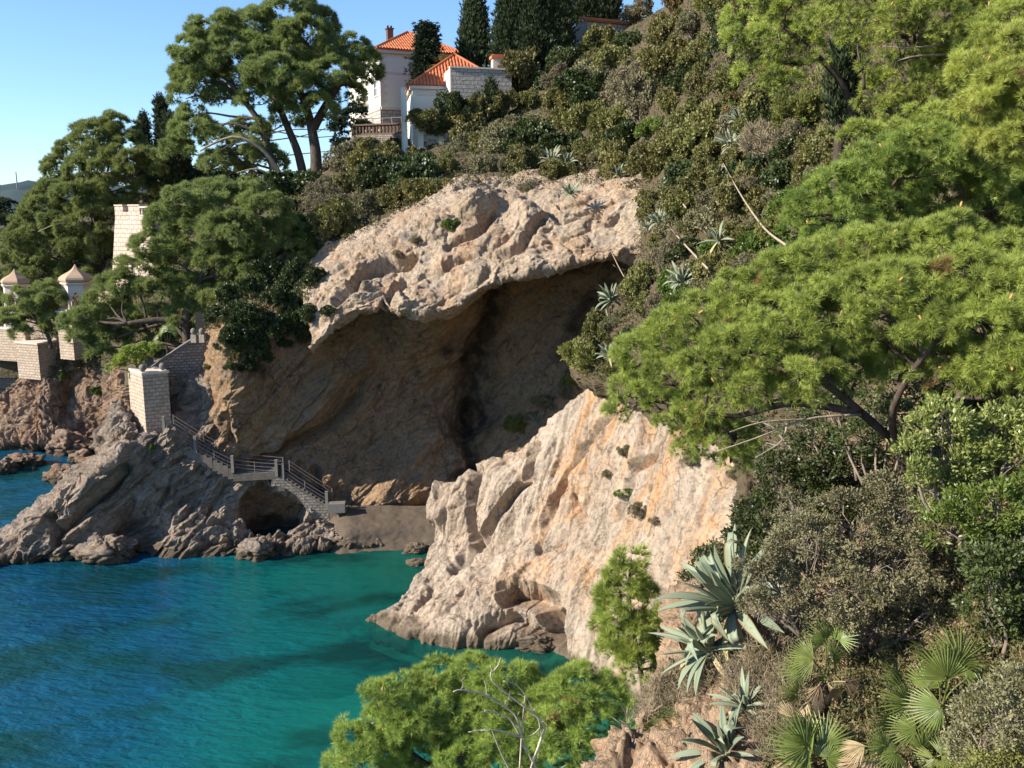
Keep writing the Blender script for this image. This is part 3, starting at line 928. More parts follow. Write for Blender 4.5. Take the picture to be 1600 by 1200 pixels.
# --- the slope that comes round to the near side
R_NET = [
    [(1060, -160, 100), (1050, -150, 90), (1090, -150, 79), (1150, -150, 68), (1280, -150, 55), (1450, -150, 43), (1650, -150, 34), (1950, -150, 27)],
    [(1050, 20, 96), (1040, 0, 86), (1085, 0, 72), (1150, 0, 60), (1280, 0, 47), (1450, 0, 36.5), (1650, 0, 28), (1950, 0, 22)],
    [(1010, 180, 86), (1000, 150, 77), (1050, 150, 65), (1125, 150, 54), (1250, 150, 42), (1420, 150, 31.5), (1620, 150, 24), (1950, 150, 19)],
    [(1040, 340, 70), (1005, 305, 60), (1060, 300, 51), (1140, 300, 43), (1260, 300, 34), (1420, 300, 26), (1620, 300, 19.5), (1950, 300, 15)],
    [(1040, 440, 60), (998, 405, 51), (1050, 410, 44), (1130, 415, 36.5), (1250, 420, 29), (1410, 420, 22.5), (1610, 420, 17), (1950, 420, 13)],
    [(990, 540, 54), (945, 495, 46.5), (1010, 505, 41), (1100, 520, 33.5), (1230, 535, 26), (1400, 540, 19.8), (1600, 540, 15.2), (1950, 540, 11.5)],
    [(950, 640, 52), (893, 580, 47), (985, 590, 41.5), (1090, 610, 33), (1230, 630, 24.5), (1390, 645, 18), (1600, 650, 13.6), (1950, 650, 10)],
    [(1140, 745, 39), (1110, 690, 34.5), (1150, 700, 30.5), (1190, 715, 27), (1260, 735, 22.5), (1390, 755, 16.3), (1600, 765, 12.2), (1950, 765, 9)],
    [(1190, 850, 33), (1165, 785, 27), (1185, 795, 25.4), (1220, 805, 23.2), (1290, 825, 19), (1400, 850, 14.8), (1600, 870, 11), (1950, 870, 8)],
    [(1140, 960, 27), (1105, 890, 20.5), (1140, 895, 19.2), (1190, 905, 17.6), (1270, 920, 15.4), (1400, 945, 12.6), (1600, 965, 9.8), (1950, 965, 7.2)],
    [(1090, 1090, 21), (1050, 1010, 15.8), (1090, 1010, 15.2), (1150, 1015, 14.4), (1250, 1025, 13), (1400, 1045, 11), (1600, 1060, 8.8), (1950, 1060, 6.6)],
    [(1020, 1200, 18), (975, 1125, 14), (1040, 1115, 13.4), (1120, 1115, 12.6), (1240, 1120, 11.4), (1400, 1135, 9.8), (1600, 1150, 8), (1950, 1150, 6)],
    [(970, 1330, 15), (925, 1225, 12.2), (1010, 1215, 11.6), (1100, 1215, 10.9), (1230, 1220, 9.9), (1400, 1230, 8.7), (1600, 1240, 7.3), (1950, 1240, 5.6)],
    [(900, 1500, 12), (850, 1420, 10), (960, 1400, 9.5), (1080, 1390, 9), (1220, 1390, 8.2), (1400, 1390, 7.4), (1600, 1390, 6.4), (1950, 1390, 5)],
]
rd0 = rocky((-0.3, -0.2, -0.9), (-0.7, -0.5, 0.5), 0.42, 0.5, 1.5, 231, 0.8)
RN = netpts(R_NET)
RN = np.concatenate([RN, RN[:, -1:] + np.array([9.0, 1.5, 4.0]), RN[:, -1:] + np.array([30.0, 4.0, 13.0])], 1)   # the slope climbs on beyond the right edge
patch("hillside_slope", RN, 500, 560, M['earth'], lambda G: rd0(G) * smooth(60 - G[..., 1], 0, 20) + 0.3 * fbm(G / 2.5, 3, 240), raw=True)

# --- beach inside the cove, seabed and sea
BEACH = [
    [(480, 795, 0, 0.6), (530, 790, 0, 1.9), (580, 790, 0, 1.9), (660, 790, 0, 1.9), (760, 790, 0, 1.9)],
    [(480, 825, 0, 0.3), (530, 825, 0, 1.2), (580, 822, 0, 1.3), (660, 818, 0, 1.3), (760, 820, 0, 1.3)],
    [(480, 850, 0, -0.2), (530, 850, 0, 0.4), (580, 846, 0, 0.45), (660, 842, 0, 0.5), (760, 845, 0, 0.5)],
    [(480, 866, 0, -0.4), (530, 865, 0, 0.0), (580, 862, 0, -0.02), (660, 860, 0, -0.02), (760, 862, 0, 0)],
    [(420, 900, 0, -0.9), (500, 905, 0, -0.7), (580, 900, 0, -0.55), (660, 895, 0, -0.5), (760, 895, 0, -0.5)],
    [(420, 960, 0, -3.2), (500, 960, 0, -2.8), (580, 960, 0, -2.2), (660, 950, 0, -1.8), (760, 945, 0, -1.8)],
]
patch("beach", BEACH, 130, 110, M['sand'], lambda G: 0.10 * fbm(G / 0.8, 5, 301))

m = MB()
xs = np.linspace(-120, 40, 130)
ys = np.linspace(4, 130, 120)
X, Y_ = np.meshgrid(xs, ys)
G = np.stack([X, Y_, np.full_like(X, -3.4)], -1)
G[..., 2] += 1.1 * fbm(G / 6.0, 4, 311) - 0.04 * np.maximum(0, -X - 10)
m.add(G.reshape(-1, 3), grid_faces(120, 130), 0)
tag(m.build("seabed", M['seabed'], None, True), kind='structure')
m = MB().add([(-4000, 2, 0), (60, 2, 0), (60, 4000, 0), (-4000, 4000, 0)], np.array([[0, 1, 2, 3]]))
tag(m.build("sea", M['water']), kind='structure')
m = MB().add([(-4200, -500, -9), (4200, -500, -9), (4200, 4200, -9), (-4200, 4200, -9)], np.array([[0, 1, 2, 3]]))
tag(m.build("ground", M['soil']), kind='structure')

# far wooded headland behind everything
u, v = np.meshgrid(np.linspace(0, 1, 90), np.linspace(0, 1, 30))
G = np.stack([-900 + 760 * u, 850 + 300 * v, np.zeros_like(u)], -1)
G[..., 2] = 62 * np.sin(np.pi * np.clip(u * 1.0, 0, 1)) ** 0.8 * np.sin(np.pi * v) ** 0.7 - 4
G[..., 2] += 9 * fbm(G / 40, 4, 321) + 4.0 * np.abs(vnoise(G / 9, 322))
o = MB().add(G.reshape(-1, 3), grid_faces(30, 90), 0.5).build("distant_hill", M['farwood'], None, True)
tag(o, kind='structure')


# --- boulders standing in the water
def boulder(px, py, half, label, seed, m_='headland', sink=0.35, lean=0.0, group=None):
    c = Z(px, py, 0.0)
    th = np.linspace(0, 2 * np.pi, 97)[:-1]
    ph = np.linspace(0.03, np.pi - 0.03, 64)
    T, F = np.meshgrid(th, ph)
    d = np.stack([np.sin(F) * np.cos(T), np.sin(F) * np.sin(T), np.cos(F)], -1)
    s = np.array(half)
    q = d * s
    r = 1 + 0.42 * fbm(d * 1.25 + seed * 3.3, 3, seed)
    a, b, k = cells(d * 1.7 + seed, seed + 3)
    r = r + 0.22 * (k - 0.5) - 0.16 * (1 - smooth(b - a, 0, 0.2))
    r = r + 0.10 * fbm(q * 1.4, 4, seed + 8) + 0.06 * fbm(q * 4.5, 4, seed + 6)
    V = q * r[..., None]
    V[..., 0] += lean * V[..., 2]
    V[..., 2] += s[2] * (1 - 2 * sink)
    V = V.reshape(-1, 3) + c + np.array([0, s[1] * 0.8, 0])
    i, j = np.meshgrid(np.arange(63), np.arange(96), indexing='ij')
    f = np.stack([i * 96 + j, (i + 1) * 96 + j, (i + 1) * 96 + (j + 1) % 96, i * 96 + (j + 1) % 96], -1).reshape(-1, 4)
    b_ = MB().add(V, [f, np.arange(96)[None, :], (63 * 96 + np.arange(96))[None, ::-1]], 0)
    o = b_.build("boulder", M[m_], None, True)
    return tag(o, label, "boulder", group)


boulder(155, 882, (2.1, 1.3, 1.0), "big grey-brown boulder in the water against the tip of the sloping ridge", 11, sink=0.22)
boulder(396, 877, (1.25, 0.9, 0.85), "sunlit cone-shaped boulder at the waterline below the stair arch", 12, sink=0.25)
boulder(452, 866, (1.25, 0.6, 0.5), "low sunlit slab of rock beside the cone-shaped boulder below the stair arch", 13, sink=0.35)
boulder(520, 858, (1.5, 0.7, 0.75), "dark shaded boulder at the water's edge under the end of the stairs", 14, sink=0.3)
boulder(563, 855, (0.9, 0.7, 0.7), "dark boulder between the stair foot and the pebble beach", 15, sink=0.3)
boulder(648, 866, (0.75, 0.6, 0.42), "pale boulder at the end of the beach, touching the bright buttress", 16, 'buttress', 0.3)
boulder(650, 884, (0.7, 0.5, 0.28), "flat wet boulder just off the beach beside the bright buttress", 17, 'buttress', 0.4)
boulder(94, 757, (1.7, 1.0, 0.85), "sunlit boulder alone in the turquoise water behind the ridge", 18, 'farrock', 0.25)
boulder(32, 731, (1.7, 1.1, 0.75), "low brown boulder in the shallows at the left edge, nearest the red bluff", 19, 'farrock', 0.3)
boulder(2, 742, (0.9, 0.9, 0.9), "dark boulder cut by the left edge of the photo", 20, 'farrock', 0.3)
boulder(100, 712, (2.2, 1.3, 1.3), "long grey boulder at the foot of the reddish bluff", 21, 'farrock', 0.25)
boulder(122, 724, (1.1, 0.9, 0.75), "small round boulder in front of the long grey one below the bluff", 22, 'farrock', 0.3)
boulder(143, 732, (1.5, 0.9, 0.7), "wedge-shaped boulder between the bluff's rocks and the ridge under the pier", 23, 'farrock', 0.3)
boulder(165, 715, (1.2, 1.0, 1.2), "pale upright boulder against the knoll under the stone pier", 24, 'headland', 0.3)
boulder(700, 1006, (0.9, 0.6, 0.45), "wet brown boulder at the foot of the buttress, nearer its tip", 25, 'headland', 0.35)
boulder(770, 1012, (0.8, 0.6, 0.4), "wet brown boulder at the buttress foot, just left of the sea hollow", 26, 'headland', 0.35)
boulder(838, 1018, (1.1, 0.6, 0.5), "rounded brown boulder washed by foam under the hollow of the buttress", 27, 'headland', 0.35)

# rock slabs lying on the pebble beach and drowned weed patches
for px, py, hx, hy in ((560, 905, 3.2, 1.0), (600, 885, 2.6, 0.6), (470, 945, 4.5, 1.5), (655, 900, 1.6, 0.8), (350, 940, 4.0, 1.2), (500, 1000, 5.0, 1.3), (400, 905, 3.0, 0.7), (620, 925, 1.8, 0.6), (690, 1040, 3.0, 1.0), (800, 1045, 3.0, 0.8)):
    c = Z(px, py, -1.0)
    th = np.linspace(0, 2 * np.pi, 49)[:-1]
    rr = np.linspace(0, 1, 9)
    T, R_ = np.meshgrid(th, rr)
    k = 1 + 0.6 * vnoise(np.stack([np.cos(T) * 2 + px, np.sin(T) * 2, T * 0], -1), 7)
    V = np.stack([c[0] + hx * R_ * np.cos(T) * k, c[1] + hy * 1.8 * R_ * np.sin(T) * k, -1.25 - 1.6 * R_ ** 2 + 0.3 * fbm(np.stack([T * 2, R_ * 4, T * 0 + px], -1), 3, 5)], -1)
    i, j = np.meshgrid(np.arange(8), np.arange(48), indexing='ij')
    f = np.stack([i * 48 + j, (i + 1) * 48 + j, (i + 1) * 48 + (j + 1) % 48, i * 48 + (j + 1) % 48], -1).reshape(-1, 4)
    o = MB().add(V.reshape(-1, 3), f, 0).build("seabed_reef", M['weed'], None, True)
    o['kind'] = 'structure'

BV = BVHTree.FromPolygons([tuple(v) for v in np.concatenate(GV)], [tuple(int(i) for i in f) for f in np.concatenate(GF)])


def ground(px, py):
    """First land hit along the ray of a photo point."""
    d = Vector(ray(px, py)).normalized()
    h, n, _, _ = BV.ray_cast(Vector((0, 0, CAMZ)), d, 400)
    if h is None: return None
    return np.array(h)


def drop(p):
    """Height of the land under (or just over) a point."""
    h, n, _, _ = BV.ray_cast(Vector((p[0], p[1], p[2] + 6)), Vector((0, 0, -1)), 60)
    return np.array(h) if h is not None else np.array(p)

# ------------------------------------------------------------------ buildings and walls
UP = np.array([0, 0, 1.0])


def v2(x, y):
    v = np.array([x, y, 0.0])
    return v / np.linalg.norm(v)


def onplane(px, py, O, d):
    """Where the ray of a photo point meets the upright plane through O along d: metres along, height."""
    r = ray(px, py)
    n = np.array([-d[1], d[0], 0.0])
    s = np.dot(O - np.array([0, 0, CAMZ]), n) / np.dot(r, n)
    p = np.array([0, 0, CAMZ]) + r * s
    return np.dot(p - O, d), p[2]


def face_rect(O, d, nrm, a0, a1, z0, z1, t, back=0.0):
    """Eight-corner slab on a facade: along a0..a1, up z0..z1, standing t proud of the wall (back: t behind it)."""
    p = [O + d * a0, O + d * a1]
    q = [np.array([*x[:2], z]) for z in (z0, z1) for x in p]
    lo = [q[0] - nrm * back, q[1] - nrm * back, q[3] - nrm * back, q[2] - nrm * back]
    return np.array(lo), nrm * (t + back)


def slab(mb, O, d, nrm, a0, a1, z0, z1, t, back=0.0, tint=0.5):
    pts, ext = face_rect(O, d, nrm, a0, a1, z0, z1, t, back)
    mb.prism(pts, ext, tint)


def tiled(mb, quad, step=0.34, r=0.13):
    """Rows of half-round tiles running straight down a roof face; quad is (eave left, eave right, top right, top left)."""
    a, b, c, d = (np.asarray(q, float) for q in quad)
    U = unit(b - a)
    L = np.linalg.norm(b - a)
    n = unit(np.cross(b - a, d - a))
    if n[2] < 0: n = -n
    S = np.cross(n, U)
    if S[2] < 0: S = -S
    H = np.dot(d - a, S)
    ul, ur = np.dot(d - a, U), np.dot(c - a, U)
    mb.prism([a, b, c, d] if np.linalg.norm(c - d) > 0.05 else [a, b, c], -n * 0.12, 0.5)
    k = int(L / step)
    for i in range(k + 1):
        u = (i + 0.5) * L / (k + 1)
        h = H
        if u < ul: h = min(h, H * u / max(ul, 1e-6))
        if u > ur: h = min(h, H * (L - u) / max(L - ur, 1e-6))
        if h < 0.2: continue
        an = np.linspace(0, math.pi, 6)
        prof = [U * (-r * math.cos(q)) + n * (r * math.sin(q) * 0.9 + 0.004) for q in an]
        nn = max(1, int(h / 0.9))
        for j in range(nn):
            s0, s1 = h * j / nn - (0.06 if j == 0 else 0), h * (j + 1) / nn
            lift = n * 0.02
            v = [a + U * u + S * s0 + q + lift for q in prof] + [a + U * u + S * s1 + q * 0.88 for q in prof]
            f = np.array([[m_, m_ + 1, 7 + m_, 6 + m_] for m_ in range(5)])
            mb.add(v, [f, np.array([[0, 1, 2, 3, 4, 5]])[:, ::-1]], 0.5)


def hip_roof(root, O, u, w, L, D, z, rise, over, mat_=None, name='roof'):
    """Hipped roof over the rectangle O, u*L, w*D at eave height z; the ridge runs along the longer side."""
    q = lambda a, b, h: np.array([*(O + u * a + w * b)[:2], z + h])
    A, B, C, Dd = q(-over, -over, 0), q(L + over, -over, 0), q(L + over, D + over, 0), q(-over, D + over, 0)
    if L >= D:
        e = D / 2 + over
        R0, R1 = q(-over + e, D / 2, rise), q(L + over - e, D / 2, rise)
        fs = [(A, B, R1, R0), (B, C, R1, R1), (C, Dd, R0, R1), (Dd, A, R0, R0)]
    else:
        e = L / 2 + over
        R0, R1 = q(L / 2, -over + e, rise), q(L / 2, D + over - e, rise)
        fs = [(A, B, R0, R0), (B, C, R1, R0), (C, Dd, R1, R1), (Dd, A, R0, R1)]
    m = MB()
    for f in fs: tiled(m, f)
    for p0, p1 in ((A, fs[0][3]), (B, fs[0][2]), (fs[0][3], fs[0][2]) if L >= D else (R0, R1)):
        if np.linalg.norm(p1 - p0) > 0.3: m.tube([p0 + UP * 0.05, p1 + UP * 0.08], 0.15, 7)
    return m.build(name, M['tile'], root)


# --- villa
O = P(597, 226, 104)
u, w = v2(0.91, 0.41), v2(-0.41, 0.91)
nr, nl = -w, -u
ze = P(597, 76, 104)[2]
zb = O[2] - 4
L, D = 9.6, 14.0
villa = empty("villa", O, "large cream villa with orange hipped roof rising behind the pines on the hilltop", "villa")
m = MB().prism([np.array([*(O + u * a + w * b)[:2], zb]) for a, b in ((0, 0), (L, 0), (L, D), (0, D))], UP * (ze - zb))
m.build("wall", M['render'], villa)
_, zc = onplane(600, 113, O, u)
_, zp = onplane(600, 169, O, u)
m = MB()
for (d, n, ln) in ((u, nr, L), (w, nl, D)):
    slab(m, O, d, n, 0.0, ln, zc - 0.12, zc + 0.12, 0.07)
    slab(m, O, d, n, 0.0, ln, zp - 0.14, zp + 0.14, 0.16)
    slab(m, O, d, n, -0.3, ln, ze - 0.42, ze - 0.02, 0.38)
m.build("cornice", M['trim'], villa)
m = MB()
for (d, n, ln) in ((u, nr, L), (w, nl, D)):
    slab(m, O, d, n, -0.1, ln, zb, zp - 0.14, 0.1)
m.build("plinth", M['villawall'], villa, False, True)
m = MB()
h = zp + 0.2
k = 0
while h < ze - 0.6:
    wl = 0.75 if k % 2 else 0.42
    slab(m, O, u, nr, -0.06, wl, h, h + 0.36, 0.06)
    slab(m, O, w, nl, 0.0, 1.17 - wl, h, h + 0.36, 0.06)
    h += 0.40
    k += 1
m.build("quoins", M['trim'], villa)
r = hip_roof(villa, O, u, w, L, D, ze, 2.9, 0.55)
cb = np.array([*(O + u * 3.0 + w * 6.0)[:2], ze + 1.2])
m = MB().obox(cb, u * 0.35, w * 0.35, UP * 2.1).obox(cb + UP * 2.1, u * 0.45, w * 0.45, UP * 0.14)
for s in (-1, 1): m.obox(cb + UP * 2.24 + u * 0.2 * s, u * 0.1, w * 0.1, UP * 0.3)
m.build("chimney", M['browncarve'], r)


def window(root, O, d, n, px0, px1, py0, py1, name="window", shutters=False):
    a0, z1 = onplane(px0, py0, O, d)
    a1, z0 = onplane(px1, py1, O, d)
    a0, a1 = min(a0, a1), max(a0, a1)
    f = MB()
    slab(f, O, d, n, a0 - 0.16, a0, z0 - 0.14, z1 + 0.16, 0.08)
    slab(f, O, d, n, a1, a1 + 0.16, z0 - 0.14, z1 + 0.16, 0.08)
    slab(f, O, d, n, a0, a1, z1, z1 + 0.16, 0.08)
    slab(f, O, d, n, a0 - 0.2, a1 + 0.2, z0 - 0.26, z0 - 0.141, 0.14)
    fo = f.build(name, M['trim'], root)
    g = MB()
    slab(g, O, d, n, a0, a1, z0 - 0.14, z1, 0.02)
    g.build("shutter" if shutters else "pane", M['shutter'] if shutters else M['glass'], fo)
    if not shutters:
        b = MB()
        slab(b, O, d, n, (a0 + a1) / 2 - 0.03, (a0 + a1) / 2 + 0.03, z0, z1, 0.05)
        slab(b, O, d, n, a0, a1, (z0 + z1) / 2 - 0.03, (z0 + z1) / 2 + 0.03, 0.045)
        b.build("frame", M['trim'], fo)
    return fo


window(villa, O, w, nl, 589, 585.5, 126, 149)
window(villa, O, w, nl, 572, 569, 139, 160)
window(villa, O, w, nl, 574.5, 566, 181, 197, "door", True)
window(villa, O, w, nl, 555, 552, 160, 170)
window(villa, O, u, nr, 639, 645, 97, 116)
window(villa, O, u, nr, 706, 711, 88, 102)
# balcony under the middle window
a0, z0 = onplane(575, 163, O, w)
a1, _ = onplane(566, 163, O, w)
m = MB()
slab(m, O, w, nl, a0 - 0.3, a1 + 0.3, z0 - 0.2, z0, 0.75)
slab(m, O, w, nl, a0 - 0.3, a1 + 0.3, z0 + 0.8, z0 + 0.92, 0.75)
for i in range(8):
    q = a0 - 0.25 + i * (a1 - a0 + 0.5) / 7
    c = O + w * q + nl * 0.68
    m.lathe([c[0], c[1], z0], [(0.05, 0), (0.09, 0.25), (0.04, 0.5), (0.07, 0.8)], 6)
m.build("balcony", M['trim'], villa)

# --- terrace in front of the villa
A, B = P(553, 212, 99), P(628, 212, 97)
d = unit((B - A) * np.array([1, 1, 0]))
n = np.array([d[1], -d[0], 0])
Lw = np.linalg.norm((B - A)[:2])
zt = A[2]
ter = empty("terrace_parapet", A, "brown fretted parapet on a stone terrace wall below the villa", "parapet")
m = MB()
slab(m, A, d, n, 0, Lw, zt - 3.5, zt, 0.5)
m.build("wall", M['greywall'], ter, False, True)
m = MB()
slab(m, A, d, n, 0, Lw, zt, zt + 0.16, 0.32, 0.0)
slab(m, A, d, n, 0, Lw, zt + 0.95, zt + 1.12, 0.34, 0.02)
k = 14
for i in range(k + 1):
    a = i * Lw / k
    slab(m, A, d, n, max(0, a - 0.09), min(Lw, a + 0.09), zt + 0.16, zt + 0.95, 0.2)
    if i < k:
        b = a + Lw / k / 2
        for s in (-1, 1):
            p = A + d * b + UP * 0.555
            e1 = d * (Lw / k / 2 - 0.09) * s + UP * 0.39
            m.prism([p + nn for nn in (d * s * (Lw / k / 2 - 0.09) + UP * 0.39, d * s * 0.02 + UP * 0.39, d * s * (Lw / k / 2 - 0.09) + UP * 0.06)], n * 0.15)
            m.prism([p + nn for nn in (d * s * (Lw / k / 2 - 0.09) - UP * 0.39, d * s * 0.02 - UP * 0.39, d * s * (Lw / k / 2 - 0.09) - UP * 0.06)], n * 0.15)
m.build("fretwork", M['browncarve'], ter)
fence = empty("terrace_railing", A, "thin metal railing on the villa terrace above the brown parapet", "railing")
C = A + (-n) * 2.2
m = MB()
for hh in (0.55, 1.0, 1.95): m.tube([C + UP * hh - d * 1, C + d * Lw + UP * hh], 0.03, 5)
m.build("rail", M['metal'], fence)
for i in range(6): MB().tube([C + d * Lw * i / 5, C + d * Lw * i / 5 + UP * 2.0], 0.035, 5).build("post", M['metal'], fence)

# --- small house with the steep orange roof, and the block of wall beside it
O = P(646, 222, 92)
u, w = v2(0.985, 0.17), v2(-0.17, 0.985)
ze = P(643, 133, 92)[2]
hs = empty("garden_house", O, "small white house with steep orange tiled roof in front of the villa", "house")
L, D = 9.4, 9.5
MB().prism([np.array([*(O + u * a + w * b)[:2], O[2] - 3]) for a, b in ((0, 0), (L, 0), (L, D), (0, D))], UP * (ze - O[2] + 3)).build("wall", M['render'], hs)
hip_roof(hs, O, u, w, L, D, ze, 3.75, 0.3)
m = MB()
slab(m, O, u, -w, -0.2, L, ze - 0.35, ze - 0.02, 0.25)
slab(m, O, w, -u, -0.2, D, ze - 0.35, ze - 0.02, 0.25)
for i in range(7): slab(m, O, u, -w, 0.4 + i * 0.62, 0.9 + i * 0.62, ze - 0.95, ze - 0.45, 0.06)
m.build("cornice", M['trim'], hs)
m = MB()   # arcade wall running forward from the corner, its top swept up in a scroll
q = O - u * 0.75
top = [(0.0, -2.6), (0.0, -0.2), (0.35, -0.35), (0.8, -1.0), (1.5, -1.55), (2.3, -1.75), (2.6, -1.3), (3.0, -1.2), (3.1, -1.9), (3.1, -8), (2.5, -8), (2.5, -3.6), (2.2, -3.0), (1.7, -2.7), (1.2, -3.0), (0.9, -3.6), (0.9, -8), (0, -8)]
m.prism([np.array([*(q - w * a)[:2], ze + b]) for a, b in top[1:]], -u * 0.4)
m.build("arcade", M['render'], hs)
O2 = P(704, 106, 89.5)
u2, w2 = v2(0.97, 0.24), v2(-0.24, 0.97)
bl = empty("stone_wall", O2, "tall rough grey stone wall beside the small orange-roofed house", "wall")
MB().prism([np.array([*(O2 + u2 * a + w2 * b)[:2], O2[2] - 7]) for a, b in ((0, 0), (6.0, 0), (6.0, 3.5), (0, 3.5))], UP * 7).build("masonry", M['villawall'], bl, False, True)
m = MB()
slab(m, O2, u2, -w2, -0.08, 6.0, O2[2], O2[2] + 0.16, 0.1, 0.5)
slab(m, O2, w2, -u2, 0.0, 3.4, O2[2] - 7, O2[2] - 0.01, 0.05)
m.build("coping", M['cream'], bl)
c = P(778, 106, 93)
ch = empty("chimney_stack", c, "squat cream chimney with a red tiled cap behind the rough stone wall", "chimney")
MB().obox(c - UP * 3, u2 * 0.6, w2 * 0.45, UP * 3.8).build("stack", M['cream'], ch)
MB().obox(c + UP * 0.8, u2 * 0.75, w2 * 0.6, UP * 0.28).obox(c + UP * 1.08, u2 * 0.6, w2 * 0.45, UP * 0.12).build("cap", M['tile'], ch)

# white gate posts with a ball in front of the small house
for px, lab in ((658, "white gate post topped by a ball, below the small orange-roofed house"), (690, "white gate post with ball half hidden by bushes under the rough stone wall")):
    c = P(px, 222, 90)
    g = empty("gate_post", c, lab, "gate post", "white gate posts below the small house")
    MB().obox(c - UP * 0.6, np.array([0.28, 0, 0]), np.array([0, 0.28, 0]), UP * 1.45).obox(c + UP * 0.85, np.array([0.36, 0, 0]), np.array([0, 0.36, 0]), UP * 0.14).build("pillar", M['render'], g)
    MB().lathe(c + UP * 0.99, [(0.1, 0), (0.12, 0.08), (0.26, 0.2), (0.32, 0.4), (0.26, 0.6), (0.1, 0.7), (0.01, 0.72)], 12).build("ball", M['render'], g, True)
A, B = P(661, 216, 90.2), P(688, 216, 90.2)
g = empty("garden_gate", A, "low white slatted gate between the two ball-topped posts", "gate")
m = MB()
for hh in (0, 0.28, 0.56): m.tube([A + UP * hh, B + UP * hh], 0.05, 5)
m.build("rail", M['render'], g)
m = MB()
for i in range(3): m.tube([A + (B - A) * (i + 0.5) / 3 - UP * 0.3, A + (B - A) * (i + 0.5) / 3 + UP * 0.7], 0.04, 5)
m.build("upright", M['render'], g)

# --- small stone building high among the cypresses
O3 = P(918, 30, 97)
u3, w3 = v2(0.93, 0.37), v2(-0.37, 0.93)
sb = empty("stone_hut", O3, "small stone hut with tiled coping high among the cypresses", "hut")
MB().prism([np.array([*(O3 + u3 * a + w3 * b)[:2], O3[2] - 6]) for a, b in ((0, 0), (5, 0), (5, 3.4), (0, 3.4))], UP * 5.9).build("wall", M['villawall'], sb, False, True)
m = MB()
a = lambda s, t, h: np.array([*(O3 + u3 * s + w3 * t)[:2], O3[2] + h])
tiled(m, (a(-0.2, -0.3, -0.1), a(5.2, -0.3, -0.1), a(5.2, 1.7, 0.5), a(-0.2, 1.7, 0.5)))
m.build("roof", M['tile'], sb)
O4 = P(1095, 92, 78)
hb = empty("tiled_shed", O4, "orange tiled roof of a shed peeping out of the thicket on the slope", "shed")
a = lambda s, t, h: np.array([*(O4 + u3 * s + w3 * t)[:2], O4[2] + h])
m = MB()
tiled(m, (a(-0.2, -0.3, 0), a(2.6, -0.3, 0), a(2.6, 1.4, 0.75), a(-0.2, 1.4, 0.75)))
m.build("roof", M['tile'], hb)
MB().prism([a(0, 0, -3), a(2.4, 0, -3), a(2.4, 1.3, -3), a(0, 1.3, -3)], UP * 2.95).build("wall", M['cream'], hb)

# --- battlemented tower
A = P(180, 338, 88)
d = v2(0.88, -0.47)
n = np.array([d[1], -d[0], 0])
zt = A[2]
h = 9.2
bw = 0.115
W = 5.2
tw = empty("stone_tower", A - UP * h, "tall tapering pale stone tower with battlements among the left pines", "tower")
top = [A, A + d * W, A + d * W - n * W, A - n * W]
cen = (top[0] + top[2]) / 2
bot = [np.array([*(p + (p - cen) * 2 * bw * h / W * 0.75)[:2], zt - h]) for p in top]
MB().add(bot + top, HEXF).build("wall", M['tower'], tw, False, True)
m = MB()
slab(m, A, d, n, 0.0, 1.15, zt, zt + 1.0, 0.003, 0.5)
slab(m, A, d, n, 1.15, 1.9, zt, zt + 0.42, 0.002, 0.5)
slab(m, A, d, n, 1.9, 3.45, zt, zt + 1.0, 0.003, 0.5)
slab(m, A, -n, -d, 0.5, W, zt, zt + 1.0, 0.002, 0.5)
m.build("battlements", M['tower'], tw, False, True)
m = MB()
slab(m, A, d, n, 3.45, W, zt, zt + 0.14, 0.06, 0.4)
slab(m, A, d, n, 3.45, W, zt + 0.78, zt + 0.92, 0.06, 0.4)
for i in range(5):
    c = A + d * (3.62 + i * 0.4) - n * 0.16
    m.lathe([c[0], c[1], zt + 0.14], [(0.09, 0), (0.12, 0.2), (0.06, 0.4), (0.09, 0.64)], 6)
slab(m, A, d, n, -0.02, 1.17, zt + 1.0, zt + 1.1, 0.06, 0.56)
slab(m, A, d, n, 1.88, 3.47, zt + 1.0, zt + 1.1, 0.06, 0.56)
m.build("balustrade", M['cream'], tw)


